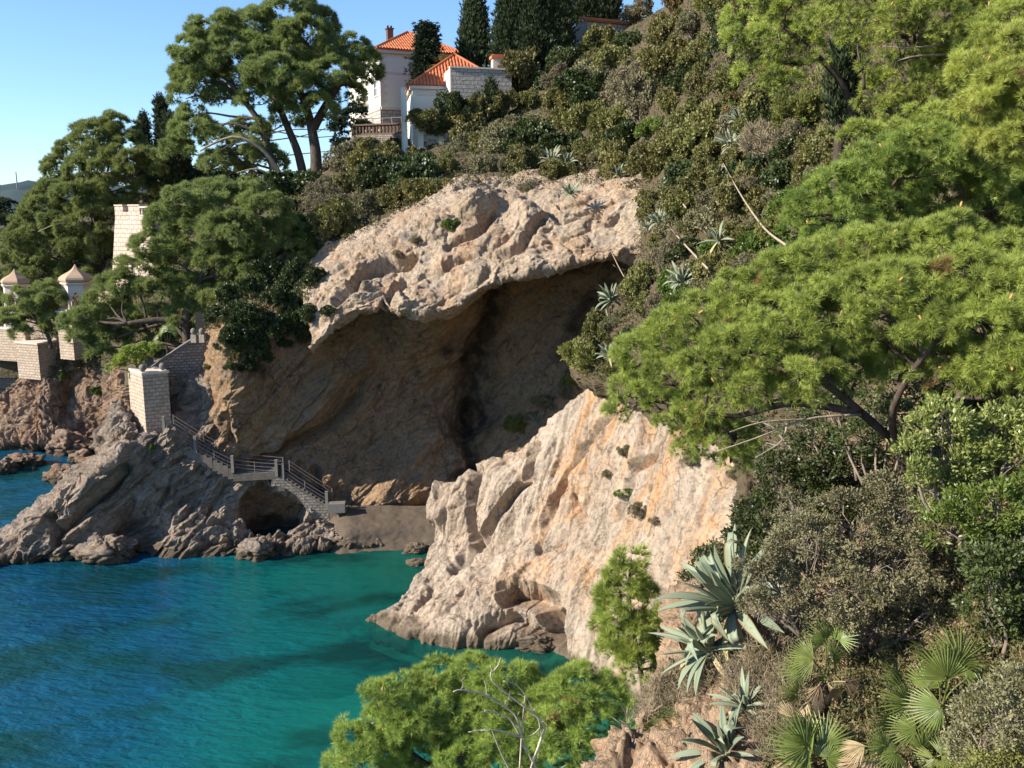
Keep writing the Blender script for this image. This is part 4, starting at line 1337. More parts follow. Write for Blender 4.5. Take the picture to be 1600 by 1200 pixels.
# --- domed garden pavilions
def pavilion(px, py_base, Y, R, label, rot):
    c = P(px, py_base, Y)
    g = empty("garden_pavilion", c, label, "pavilion", "domed garden pavilions on the left shore")
    H = 2.35 * R / 1.4
    an = [rot + i * math.pi / 3 for i in range(6)]
    cor = [np.array([math.cos(a), math.sin(a), 0]) * R for a in an]
    m = MB()
    for i in range(6):
        p, q = c + cor[i], c + cor[(i + 1) % 6]
        wd = np.linalg.norm(q - p)
        e = unit(q - p)
        nn = unit(((p + q) / 2 - c) * np.array([1, 1, 0]))
        r = wd * 0.155
        cx = wd / 2
        z1 = H * 0.44
        pts = [(0, z1 - 0.2), (0, H), (wd, H), (wd, z1 - 0.2), (cx + r * 1.75, z1 - 0.2)]
        for a in np.linspace(-0.5, 0.62, 6) * math.pi: pts.append((cx + r * 0.95 + r * 0.85 * math.cos(a), z1 + r * 0.6 + r * 0.85 * math.sin(a)))
        for a in np.linspace(-0.12, 1.12, 8) * math.pi: pts.append((cx + r * 0.85 * math.cos(a), z1 + r * 2.15 + r * 0.95 * math.sin(a)))
        for a in np.linspace(0.38, 1.5, 6) * math.pi: pts.append((cx - r * 0.95 + r * 0.85 * math.cos(a), z1 + r * 0.6 + r * 0.85 * math.sin(a)))
        pts.append((cx - r * 1.75, z1 - 0.2))
        m.prism([p + e * a + UP * b for a, b in pts], -nn * 0.16)
    m.build("wall", M['cream'], g)
    for i in range(6):
        MB().lathe(c + cor[i] * 0.97, [(0.15, 0), (0.15, 0.12), (0.10, 0.16), (0.09, H * 0.30), (0.15, H * 0.34), (0.17, H * 0.40)], 8).build("column", M['cream'], g)
    m = MB()
    m.lathe(c + UP * H, [(R * 0.9, 0), (R * 1.06, 0.02), (R * 1.10, 0.12), (R * 1.16, 0.16), (R * 1.16, 0.26), (R * 0.8, 0.3)], 6, 0.5, rot)
    m.build("cornice", M['cream'], g)
    s = R / 1.4
    m = MB()
    m.lathe(c + UP * (H + 0.26), [(R * 1.02, 0), (R * 1.14, 0.12 * s), (R * 1.17, 0.30 * s), (R * 1.12, 0.48 * s), (R * 0.95, 0.68 * s), (R * 0.70, 0.88 * s), (R * 0.46, 1.06 * s), (R * 0.27, 1.26 * s), (R * 0.13, 1.5 * s), (R * 0.04, 1.72 * s), (0.01, 1.78 * s)], 6, 0.5, rot)
    m.build("dome", M['dome'], g)
    m = MB()
    m.lathe(c - UP * 3.2, [(R * 1.3, 0), (R * 1.25, 3.1), (R * 1.32, 3.12), (R * 1.32, 3.25), (0.1, 3.27)], 6, 0.5, rot)
    m.build("base", M['cream'], g)


pavilion(123, 482, 82, 1.28, "cream garden pavilion with tan dome and trefoil openings, seen whole beside the tower", 0.35)
pavilion(28, 480, 90, 1.22, "cream garden pavilion with tan dome half hidden by branches at the left edge", 0.1)


# --- garden walls
def wallbox(px0, px1, pt, pb, Y, yaw, th, label, name="garden_wall", material='wallstone', cren=0, part="masonry"):
    A = P(px0, pt, Y)
    d = np.array([math.cos(yaw), math.sin(yaw), 0])
    n = np.array([d[1], -d[0], 0])
    a1, _ = onplane(px1, pt, A, d)
    _, z0 = onplane(px0, pb, A, d)
    g = empty(name, np.array([*A[:2], z0]), label, "wall")
    m = MB()
    slab(m, A, d, n, 0, a1, z0, A[2], 0, th)
    m.build(part, M[material], g, False, True)
    m = MB()
    if cren:
        k = int(a1 / 1.1)
        for i in range(k): slab(m, A, d, n, i * 1.1, i * 1.1 + 0.6, A[2], A[2] + 0.5, 0.02, 0.4)
    else:
        slab(m, A, d, n, -0.06, a1 + 0.06, A[2], A[2] + 0.14, 0.07, th + 0.05)
    m.build("battlements" if cren else "coping", M['cream'], g)
    return g, A, d, n


wallbox(-40, 38, 512, 560, 86, -0.35, 0.6, "pink-cream garden wall at the left edge under the small pine")
wallbox(24, 58, 536, 590, 83, -0.4, 3.0, "sunlit blocky stone bastion above the reddish bluff")
wallbox(-40, 31, 574, 640, 88, -0.2, 1.2, "shaded stone sea wall with stepped top at the left edge", "garden_wall", 'greywall', 1)
g, A, d, n = wallbox(88, 110, 488, 560, 80.5, -0.45, 1.2, "balustraded cream wall below the whole pavilion")
g, A, d, n = wallbox(152, 176, 452, 520, 86, -0.3, 0.7, "cream garden wall with a small ball, between pavilion and tower")
c = A + d * 0.35 - n * 0.3 + UP * 0.14
MB().lathe(c, [(0.1, 0), (0.08, 0.1), (0.2, 0.3), (0.16, 0.5), (0.05, 0.7), (0.01, 0.75)], 10).build("ball", M['cream'], g, True)
wallbox(36, 92, 500, 560, 88, -0.15, 0.5, "pale terrace wall between the two pavilions, behind the small pine")

# --- stone pier by the stairs
Oc = P(222, 586, 58.0)
dr, dl = v2(0.85, 0.53), v2(-0.66, 0.75)
zt = Oc[2]
zb = P(222, 712, 58.0)[2]
pr = empty("stone_pier", np.array([*Oc[:2], zb]), "square stone pier with two balls on top at the head of the stairs", "pier")
Lr, Ll = 1.62, 2.3
bt = 0.10
bot = [np.array([*p[:2], zb]) for p in (Oc - dr * 0 - dl * 0 + (-dr * 0.12 - dl * 0.12) * 0, Oc + dr * Lr, Oc + dr * Lr + dl * (Ll + 0.35), Oc + dl * (Ll + 0.35))]
topc = [Oc, Oc + dr * Lr, Oc + dr * Lr + dl * Ll, Oc + dl * Ll]
MB().add(bot + topc, HEXF).build("masonry", M['wallstone'], pr, False, True)
m = MB()
m.prism([p + UP * 0.001 + q for p, q in zip(topc, ((-dr - dl) * 0.06, (dr - dl) * 0.06, (dr + dl) * 0.06, (dl - dr) * 0.06))], UP * 0.16)
m.build("coping", M['cream'], pr)
for s in (0.15, 1.4):
    c = Oc + dr * s + dl * 0.25 + UP * 0.16
    MB().lathe(c, [(0.1, 0), (0.1, 0.05), (0.2, 0.13), (0.235, 0.27), (0.2, 0.41), (0.1, 0.5), (0.01, 0.52)], 12).build("ball", M['concrete'], pr, True)
q0 = Oc + dl * (Ll + 0.05) + dr * 0.3
m = MB().prism([np.array([*p[:2], zb]) for p in (q0, q0 + dr * 0.9, q0 + dr * 0.9 + dl * 1.4, q0 + dl * 1.4)], UP * (zt - zb - 0.35))
m.build("buttress", M['wallstone'], pr, False, True)

# --- sloping wall of the upper stairs and the gate at its head
A0 = P(236, 640, 60.6)
d = v2(0.93, 0.36)
n = np.array([d[1], -d[0], 0])
pl = [(226, 585), (236, 577), (250, 567), (275, 549), (300, 533), (309, 526), (330, 522), (343, 523), (346, 560), (340, 590), (322, 606), (300, 620), (280, 650), (262, 690), (226, 690)]
pts = []
for x, y in pl:
    a, z = onplane(x, y, A0, d)
    pts.append(np.array([*(A0 + d * a)[:2], z]))
sw = empty("stair_wall", pts[-1], "sloping shaded rubble wall rising from the pier to the dark gateway", "wall")
MB().prism(pts, -n * 1.6).build("masonry", M['greywall'], sw, False, True)
m = MB()
cp = pts[1:8]
for p, q in zip(cp[:-1], cp[1:]):
    e = q - p
    m.prism([p - UP * 0.02 + n * 0.1, q - UP * 0.02 + n * 0.1, q + UP * 0.16 + n * 0.1, p + UP * 0.16 + n * 0.1], -n * 0.55)
m.build("coping", M['concrete'], sw)
c0 = P(305, 524, 61.4)
gt = empty("gateway", c0, "dark gateway between low pillars with balls under the shaded pine", "gate")
m = MB()
for px, yy in ((303, 61.6), (316, 61.2), (337, 61.6)):
    c = P(px, 526, yy)
    m.obox(c - UP * 0.4, np.array([0.18, 0, 0]), np.array([0, 0.18, 0]), UP * 0.55)
a, b = P(307, 524, 62.6), P(339, 524, 62.6)
m.build("pillar", M['plaster'], gt)
for px, yy in ((303, 61.6), (316, 61.2), (337, 61.6)):
    c = P(px, 526, yy) + UP * 0.15
    MB().lathe(c, [(0.1, 0), (0.18, 0.08), (0.22, 0.22), (0.18, 0.36), (0.08, 0.44), (0.01, 0.45)], 10).build("ball", M['concrete'], gt, True)
m = MB()
m.obox((a + b) / 2 + np.array([0, 0.1, -0.5]), np.array([0.75, 0, 0]), np.array([0, 0.05, 0]), UP * 2.05)
m.build("door", M['dark'], gt)

# --- the stairs down to the beach
SP = [P(258, 676, 57.0), P(306, 707, 57.2), P(364, 736, 57.6), P(433, 742, 58.2), P(444, 748, 58.3), P(511, 791, 58.6), P(542, 800, 58.7)]
st = empty("stone_staircase", SP[-1], "long stone staircase stepping down along the shaded rock to the beach", "staircase")


def flight(a, b, name, depth=1.5, drop_=0.75, steps=True):
    m = MB()
    hd = unit((b - a) * np.array([1, 1, 0]))
    nn = np.array([-hd[1], hd[0], 0])
    Lh = np.linalg.norm((b - a)[:2])
    k = max(1, int(round(abs(a[2] - b[2]) / 0.19))) if steps else 1
    rg = np.random.default_rng(int(Lh * 1000))
    for i in range(k):
        z = a[2] + (b[2] - a[2]) * (i + (0 if steps else 0.5)) / k
        c = a + hd * Lh * (i + 0.5) / k + nn * depth / 2
        m.obox([c[0], c[1], z - drop_], hd * (Lh / k / 2 + 0.01) * (1 if k == 1 else 1.0), nn * (depth / 2 + rg.uniform(0, 0.012)), UP * (drop_ + (0 if steps else 0.0)))
    return m.build(name, M['steps'], st, False, True)


flight(SP[0], SP[1], "flight")
flight(SP[1], SP[2], "flight")
flight(SP[2], SP[3], "landing", 1.6, 0.5, False)
flight(SP[3], SP[4], "landing", 1.58, 1.0, False)
flight(SP[4], SP[5], "flight", 1.5, 0.55)
flight(SP[5], SP[6], "landing", 1.7, 1.0, False)
dA = unit((SP[5] - SP[3]) * np.array([1, 1, 0]))
nA = np.array([dA[1], -dA[0], 0])
ar = []
for x, y in ((424, 745), (444, 750), (478, 772), (513, 795), (516, 830), (488, 830), (484, 806), (474, 788), (462, 774), (448, 764), (432, 759), (424, 760)):
    q, z = onplane(x, y, SP[3] + nA * 0.02, dA)
    ar.append(np.array([*(SP[3] + nA * 0.02 + dA * q)[:2], z]))
MB().prism(ar, -nA * 0.5).build("arch", M['greywall'], st, False, True)
c = P(527, 799, 58.4)
MB().obox(c, np.array([0.55, 0.05, 0]), np.array([-0.03, 0.35, 0]), UP * 0.62).build("bench", M['concrete'], st)

rl = empty("stair_railing", SP[0], "metal handrails on square concrete posts down the beach stairs", "railing")
posts = [(257, 675, 57.05), (306, 706, 57.25), (364, 736, 57.65), (432.5, 742, 58.25), (442.5, 747, 58.35), (511, 791, 58.65)]
PP = [P(*q) for q in posts]
for p in PP:
    MB().obox(p - UP * 0.1, np.array([0.09, 0, 0]), np.array([0, 0.09, 0]), UP * 1.1).obox(p + UP * 1.0, np.array([0.1, 0, 0]), np.array([0, 0.1, 0]), UP * 0.06).build("post", M['concrete'], rl)
for i, j in ((0, 1), (1, 2), (2, 3), (4, 5)):
    m = MB()
    for hh in (0.28, 0.52, 0.78):
        t = np.linspace(0, 1, 7)[:, None]
        q = PP[i] * (1 - t) + PP[j] * t + UP * hh - UP * 0.05 * np.sin(np.pi * t)
        m.tube(q, 0.02, 6)
    m.tube([(PP[i] + PP[j]) / 2 + UP * 0.0, (PP[i] + PP[j]) / 2 + UP * 0.8], 0.02, 5)
    m.build("rail", M['metal'], rl)
    m = MB()
    for hh in (0.28, 0.52, 0.78):
        o_ = np.array([0.1, 1.4, 0.03])
        m.tube([PP[i] + UP * hh + o_, PP[j] + UP * hh + o_], 0.022, 6)
    for q in (PP[i], PP[j]): m.tube([q + np.array([0.1, 1.4, -0.4]), q + np.array([0.1, 1.4, 0.85])], 0.03, 5)
    m.build("rail", M['metal'], rl)
# mast on the far hill
c = P(30, 322, 930)
ms = empty("radio_mast", c, "thin radio mast on the distant blue hill", "mast")
MB().tube([c, c + UP * 34], [0.9, 0.5], 4).build("pole", M['metal'], ms)

# ------------------------------------------------------------------ foliage makers
RG = np.random.default_rng(2024)


def rdir(rg, n):
    v = rg.normal(size=(n, 3))
    return unit(v)


def needles(mb, C, D, L, k, W, spread, rg, tint=None, mat=0, jit=0.0, droop=0.0):
    """k thin blades per tuft, fanned about the tuft's direction."""
    n = len(C)
    c = np.repeat(C, k, 0) + rg.normal(size=(n * k, 3)) * jit
    d = unit(np.repeat(D, k, 0) + rdir(rg, n * k) * spread + np.array([0, 0, -droop]))
    s = unit(np.cross(d, rdir(rg, n * k))) * (W / 2)
    l = (L * rg.uniform(0.65, 1.15, n * k))[:, None]
    v = np.stack([c - s, c + s, c + d * l], 1).reshape(-1, 3)
    f = np.arange(n * k * 3).reshape(-1, 3)
    t = np.repeat(rg.random(n) if tint is None else tint, k) * 0.65 + rg.random(n * k) * 0.35
    mb.add(v, f, np.repeat(t, 3), mat)


def leaves(mb, C, D, k, size, asp, spread, jit, rg, tint=None, mat=0):
    """k small pointed leaves round each spray."""
    n = len(C)
    c = np.repeat(C, k, 0) + rg.normal(size=(n * k, 3)) * jit
    d = unit(np.repeat(D, k, 0) + rdir(rg, n * k) * spread)
    s = unit(np.cross(d, rdir(rg, n * k)))
    l = (size * rg.uniform(0.6, 1.25, n * k))[:, None]
    v = np.stack([c, c + d * l * 0.5 + s * l * asp / 2, c + d * l, c + d * l * 0.5 - s * l * asp / 2], 1).reshape(-1, 3)
    f = np.arange(n * k * 4).reshape(-1, 4)
    t = np.repeat(rg.random(n) if tint is None else tint, k) * 0.6 + rg.random(n * k) * 0.4
    mb.add(v, f, np.repeat(t, 4), mat)


def cloud(blobs, sub, dens, per, rg, low=-0.45, flat=0.8, up=0.35, cull=0.66, rough=0.22):
    """Sprays over a crown: blobs (x,y,z,r) carry smaller clumps of radius sub, each holding sprays that look outward."""
    B = np.asarray(blobs, float)
    Cs, Ds = [], []
    for b in B:
        c, r = b[:3], b[3]
        n = max(5, int(dens * 4 * (r / sub) ** 2))
        d = rdir(rg, n * 3)
        d = d[d[:, 2] > low + rg.normal(size=len(d)) * 0.15][:n]
        n = len(d)
        rr = r * (rg.uniform(0.72, 1.05, n) + rough * vnoise(d * 2.2 + c, 3))[:, None]
        sc = c + d * rr * np.array([1, 1, flat])
        td = unit(rdir(rg, n * per).reshape(n, per, 3) + d[:, None] * 0.75 + np.array([0, 0, up]))
        sr = sub * rg.uniform(0.7, 1.25, (n, 1, 1))
        pos = sc[:, None] + td * sr * rg.uniform(0.5, 1.0, (n, per, 1)) * np.array([1, 1, 0.8])
        Cs.append(pos.reshape(-1, 3))
        Ds.append(unit(td + np.array([0, 0, up * 0.6])).reshape(-1, 3))
    C, D = np.concatenate(Cs), np.concatenate(Ds)
    keep = np.ones(len(C), bool)
    for b in B:
        q = (C - b[:3]) / (b[3] * np.array([1, 1, flat]))
        keep &= (q ** 2).sum(1) > cull ** 2
    return C[keep], D[keep]


def curve(pts, n):
    return crom(np.asarray(pts, float), n)


def limb_path(a, b, rg, sag=0.12):
    d = b - a
    L = np.linalg.norm(d)
    m1 = a + d * 0.35 + rg.normal(size=3) * L * 0.06 + UP * L * sag
    m2 = a + d * 0.7 + rg.normal(size=3) * L * 0.06 + UP * L * sag * 0.8
    return curve([a, m1, m2, b], 9)


def pine(label, Y, blobs, trunk, tr, sub, needle, matn='pine_far', dens=0.7, per=40, k=7, name="pine_tree", group=None, twigs=0, seed=1, dead=(), cones=0, limbs=True, spread=0.75, flat=0.8, low=-0.45, barkm='bark', rs=1.0):
    """trunk: one or more paths of photo points (px, py, Y); blobs: (px, py, radius in photo pixels[, extra depth])."""
    rg = np.random.default_rng(seed)
    B = []
    for b in blobs:
        dy = b[3] if len(b) > 3 else rg.normal() * b[2] * Y / FOC * 0.7
        p = P(b[0], b[1], Y + dy)
        B.append([*p, b[2] * rs * Y / FOC])
    B = np.array(B)
    paths = [np.array([P(*q) for q in t]) for t in trunk]
    base = paths[0][0]
    g = drop(base)
    if 0.05 < base[2] - g[2] < 3.0: base = g - UP * 0.1; paths[0] = np.concatenate([[base], paths[0]])
    root = empty(name, base, label, "tree", group)
    m = MB()
    ends = []
    for i, pth in enumerate(paths):
        c = curve(pth, 14) if len(pth) > 2 else pth
        r0 = tr if i == 0 else tr * 0.75
        m.tube(c, np.linspace(r0, r0 * 0.45, len(c)), 9)
        ends.append(c)
    m.build("trunk", M[barkm], root, True)
    allp = np.concatenate(ends)
    if limbs:
        own = [MB() for _ in ends]     # the limbs of each trunk are one part
        for b in B:
            h = b[:3] - UP * b[3] * 0.25
            w = [np.linalg.norm(e - h, axis=1) + np.maximum(0, e[:, 2] - h[2]) * 2.0 for e in ends]
            q = int(np.argmin([x.min() for x in w]))
            m = own[q]
            a = ends[q][np.argmin(w[q])]
            L = np.linalg.norm(h - a)
            c = limb_path(a, h, rg, 0.06)
            m.tube(c, np.linspace(min(tr * 0.42, 0.02 + L * 0.022), 0.012 + tr * 0.05, 9), 6)
            for _ in range(twigs):
                e = b[:3] + rdir(rg, 1)[0] * b[3] * 0.9
                m.tube(limb_path(c[rg.integers(4, 9)], e, rg, 0.0)[::2], np.linspace(0.016, 0.004, 5), 4)
        for m in own:
            if m.n: m.build("limb", M[barkm], root, True)
    for d in dead:
        c = curve([P(*q) for q in d[1:]], 12)
        MB().tube(c, np.linspace(d[0], d[0] * 0.3, 12), 7).build("bare_limb", M['barkpale'], root, True)
    C, D = cloud(B, sub, dens, per, rg, low, flat)
    m = MB()
    shade = np.clip(0.5 + 0.9 * vnoise(C / (sub * 2.2), seed) + rg.normal(size=len(C)) * 0.16, 0, 0.82)
    shade = np.where(vnoise(C / 0.5, seed + 5) + rg.normal(size=len(C)) * 0.12 > 0.52, 1.6, shade) if 'near' in matn or 'bright' in matn else shade   # a few browned shoots
    needles(m, C, D, needle[0], k, needle[1], spread, rg, shade)
    m.build("crown", M[matn], root)
    if cones:
        me = None
        for i in rg.choice(len(C), cones, replace=False):
            s = needle[0] * 0.3
            q = C[i] + D[i] * needle[0] * 0.55
            if me is None:
                me = MB().tube([UP * 0, UP * s * 0.8, UP * s * 2.0, UP * s * 2.4], [s * 0.3, s * 0.55, s * 0.4, s * 0.05], 6).mesh("cone", M['conebuds'], True)
            o = bpy.data.objects.new("cone", me)
            COL.objects.link(o)
            o.parent = root
            o.location = Vector(q) - root.location
            o.rotation_euler = Vector(D[i]).to_track_quat('Z', 'Y').to_euler()
    return root


M['conebuds'] = plain('pine_cones', (0.42, 0.25, 0.10), 0.7, 0.3, 20, 0.2)


def cypress(label, px, top, base, Y, wpx, seed, name="cypress_tree", kind='cypress', group="cypresses on the hilltop", fir=False):
    rg = np.random.default_rng(seed)
    a, b = P(px, base, Y), P(px, top, Y)
    H = b[2] - a[2]
    R = wpx * Y / FOC
    g = drop(a)
    a0 = np.array([a[0], a[1], min(a[2], g[2])])
    root = empty(name, a0, label, "tree", group)
    MB().tube([a0, a + UP * H * 0.5, a + UP * H * 0.97], [0.22, 0.13, 0.02], 7).build("trunk", M['bark'], root, True)
    n = int(90 + 420 * H * R / 12)
    t = rg.random(n) ** 0.8
    an = rg.uniform(0, 2 * np.pi, n)
    if fir:
        rad = R * (1 - t) ** 0.9 * (0.75 + 0.35 * np.sin(t * 34 + an * 0.5))
    else:
        rad = R * np.minimum(1, (0.35 + t * 3.0)) * np.clip(1 - t, 0, 1) ** 0.62 * (1 + 0.35 * vnoise(np.stack([np.cos(an) * 2, np.sin(an) * 2, t * 9 + seed], -1), 4))
    d = np.stack([np.cos(an), np.sin(an), 0 * an], -1)
    c = a + d * rad[:, None] * rg.uniform(0.75, 1.0, (n, 1)) + UP * (t * H)[:, None]
    per = 12
    s = 0.28 if not fir else 0.3
    dd = unit(d * (0.55 if not fir else 1.0) + UP * (1.0 if not fir else -0.05))
    C = (c[:, None] + rg.normal(size=(n, per, 3)) * np.array([s, s, s * (1.5 if not fir else 0.6)]) * min(1.3, max(0.45, R))).reshape(-1, 3)
    D = np.repeat(dd, per, 0)
    m = MB()
    needles(m, C, D, 0.42 * min(1.2, max(0.55, R)), 5, 0.12 * min(1.2, max(0.6, R)), 0.55, rg)
    m.build("crown", M[kind], root)
    return root


KINDS = {  # colour word, leaf material, leaf length, aspect, spray spread, upright, leaves per spray, twigs
    'olive': ("olive-green", 'k_olive', 0.105, 0.5, 1.0, 0.35, 7, 10),
    'grey': ("grey-green", 'k_grey', 0.095, 0.45, 1.0, 0.35, 7, 14),
    'dark': ("dark green", 'k_dark', 0.115, 0.55, 1.0, 0.3, 7, 6),
    'bright': ("bright green", 'k_bright', 0.12, 0.55, 0.95, 0.35, 7, 6),
    'yellow': ("yellow-green", 'k_yellow', 0.13, 0.3, 0.7, 0.6, 7, 8),
    'russet': ("russet", 'k_russet', 0.11, 0.5, 1.0, 0.3, 6, 20),
    'dry': ("straw-coloured", 'k_dry', 0.17, 0.10, 0.8, 0.7, 8, 22),
    'twiggy': ("grey-brown twiggy", 'k_twiggy', 0.10, 0.28, 1.1, 0.35, 7, 30),
}
PROTO = {}


def shrub_mesh(kind, seed):
    col, mt, ls, asp, sp, up, k, tw = KINDS[kind]
    rg = np.random.default_rng(seed * 91 + sum(map(ord, kind)))
    n = rg.integers(10, 16)
    B = []
    for i in range(n):
        a, q = rg.uniform(0, 6.283), rg.uniform(0, 0.75) ** 0.7
        z = rg.uniform(0.15, 0.85) * (1 - 0.35 * q)
        B.append([q * math.cos(a) * 0.95, q * math.sin(a) * 0.95, z, rg.uniform(0.2, 0.4)])
    C, D = cloud(B, 0.13, 0.62, 11, rg, -0.7, 0.85, up, 0.6)
    m = MB()
    shade = np.clip(0.5 + 1.0 * vnoise(C / 0.3, seed) + rg.normal(size=len(C)) * 0.18, 0, 1)
    leaves(m, C, D, k, ls, asp, sp, 0.035, rg, shade, 0)
    for i in range(tw):
        b = B[rg.integers(0, n)]
        e = np.array(b[:3]) + rdir(rg, 1)[0] * b[3] * np.array([1, 1, 0.9]) * 1.1
        e[2] = abs(e[2])
        m.tube(limb_path(np.array([b[0] * 0.25, b[1] * 0.25, -0.1]), e, rg, 0.02)[::2], np.linspace(0.022, 0.006, 5), 4, 0.5, 1, False)
    me = m.mesh(f"{kind}_shrub", [M[mt], M['twig']])
    return me


def shrub_proto(kind, v):
    if (kind, v) not in PROTO: PROTO[(kind, v)] = shrub_mesh(kind, v)
    return PROTO[(kind, v)]


LANDMARKS = [("the orange-roofed garden house", 690, 150), ("the rough stone wall", 760, 150), ("the brown terrace parapet", 590, 215), ("the big pine's trunk", 492, 250),
             ("the pale knob of the lip", 750, 320), ("the pale boulder set in the cliff band", 815, 340), ("the left end of the cave lip", 560, 430), ("the cliff agave", 890, 312),
             ("the agave pair over the cliff", 865, 262), ("the long leaning agave stalk", 1180, 330), ("the top agave", 1150, 210), ("the lower slope agave", 1065, 455),
             ("the cliff-edge agave", 1030, 362), ("the cave's right corner", 985, 400), ("the tiled shed", 1112, 84), ("the stone hut", 930, 40), ("the cypress clump", 835, 60),
             ("the pointed cypress", 742, 60), ("the gateway", 322, 505), ("the stone pier", 222, 620), ("the stone tower", 208, 380), ("the whole pavilion", 123, 440), ("the reddish bluff", 80, 620),
             ("the dead grey bush", 1215, 250), ("the fallen pale stalk", 1365, 250), ("the dark cypress on the slope", 1313, 120), ("the agave above the cave mouth", 955, 483), ("the buttress crest", 870, 640),
             ("the upper right pine", 1200, 80), ("the near pine's left tip", 975, 600), ("the middle agave stalk", 1060, 370), ("the small agave by the stalks", 1120, 395)]
USED = set()


def auto_label(px, py, kind, size, noun="bush"):
    col = KINDS[kind][0]
    c = sorted(LANDMARKS, key=lambda l: math.hypot(l[1] - px, l[2] - py))
    for ring in range(10):
        nm, lx, ly = c[ring]
        dx, dy = px - lx, py - ly
        far = math.hypot(dx, dy)
        if abs(dx) > 2.2 * abs(dy): rel = "right of" if dx > 0 else "left of"
        elif abs(dy) > 2.2 * abs(dx): rel = "below" if dy > 0 else "above"
        else: rel = ("below and " if dy > 0 else "above and ") + ("right of" if dx > 0 else "left of")
        for dist in ("close " if far < 45 else ("" if far < 110 else "well "),):
            lab = f"{size} {col} {noun} {dist}{rel} {nm}"
            if lab not in USED:
                USED.add(lab)
                return lab
    return lab


def plant_shrub(px, py, rpx, kind, group, rg, label=None, Y=None, squash=None, noun="bush", name="shrub"):
    p = ground(px, py) if Y is None else P(px, py, Y)
    if p is None: return None
    R = rpx * p[1] / FOC
    sq = squash if squash else rg.uniform(0.85, 1.5)
    size = "tall" if sq > 1.25 else ("low" if sq < 0.98 else ("broad" if rpx > 32 else "rounded"))
    o = bpy.data.objects.new(name, shrub_proto(kind, int(rg.integers(0, 4))))
    COL.objects.link(o)
    o.location = Vector(p - UP * 0.22 * R * sq)
    o.scale = (R, R * rg.uniform(0.85, 1.1), R * sq)
    o.rotation_euler = (rg.normal() * 0.1, rg.normal() * 0.1, rg.uniform(0, 6.28))
    tag(o, label or auto_label(px, py, kind, size, noun), noun, group)
    return o


def hero_shrub(label, Y, blobs, matl, leafsize, asp, sub, dens, per, k, seed, twigs=6, up=0.35, spread=1.0, jit=None, name="shrub", cat="bush", low=-0.8, cull=0.6, twigm='twig'):
    rg = np.random.default_rng(seed)
    B = np.array([[*P(b[0], b[1], Y + (b[3] if len(b) > 3 else rg.normal() * b[2] * Y / FOC * 0.4)), b[2] * Y / FOC] for b in blobs])
    base = B[:, :3].mean(0)
    base[2] = B[:, 2].min() - B[:, 3].max() * 0.6
    root = empty(name, base, label, cat)
    C, D = cloud(B, sub, dens, per, rg, low, 0.9, up, cull)
    m = MB()
    shade = np.clip(0.5 + 0.9 * vnoise(C / (sub * 2), seed) + rg.normal(size=len(C)) * 0.18, 0, 1)
    leaves(m, C, D, k, leafsize, asp, spread, jit or leafsize * 0.6, rg, shade)
    m.build("foliage", M[matl], root)
    m = MB()
    for b in B:
        s = base + (b[:3] - base) * np.array([0.4, 0.4, 0])
        c = limb_path(s, b[:3], rg, 0.03)
        m.tube(c, np.linspace(0.028, 0.010, 9), 6)
        for _ in range(twigs):
            e = b[:3] + rdir(rg, 1)[0] * b[3] * rg.uniform(0.7, 1.12)
            m.tube(limb_path(c[rg.integers(3, 9)], e, rg, 0.0)[::2], np.linspace(0.009, 0.0025, 5), 4)
    m.build("branches", M[twigm], root, True)
    return root


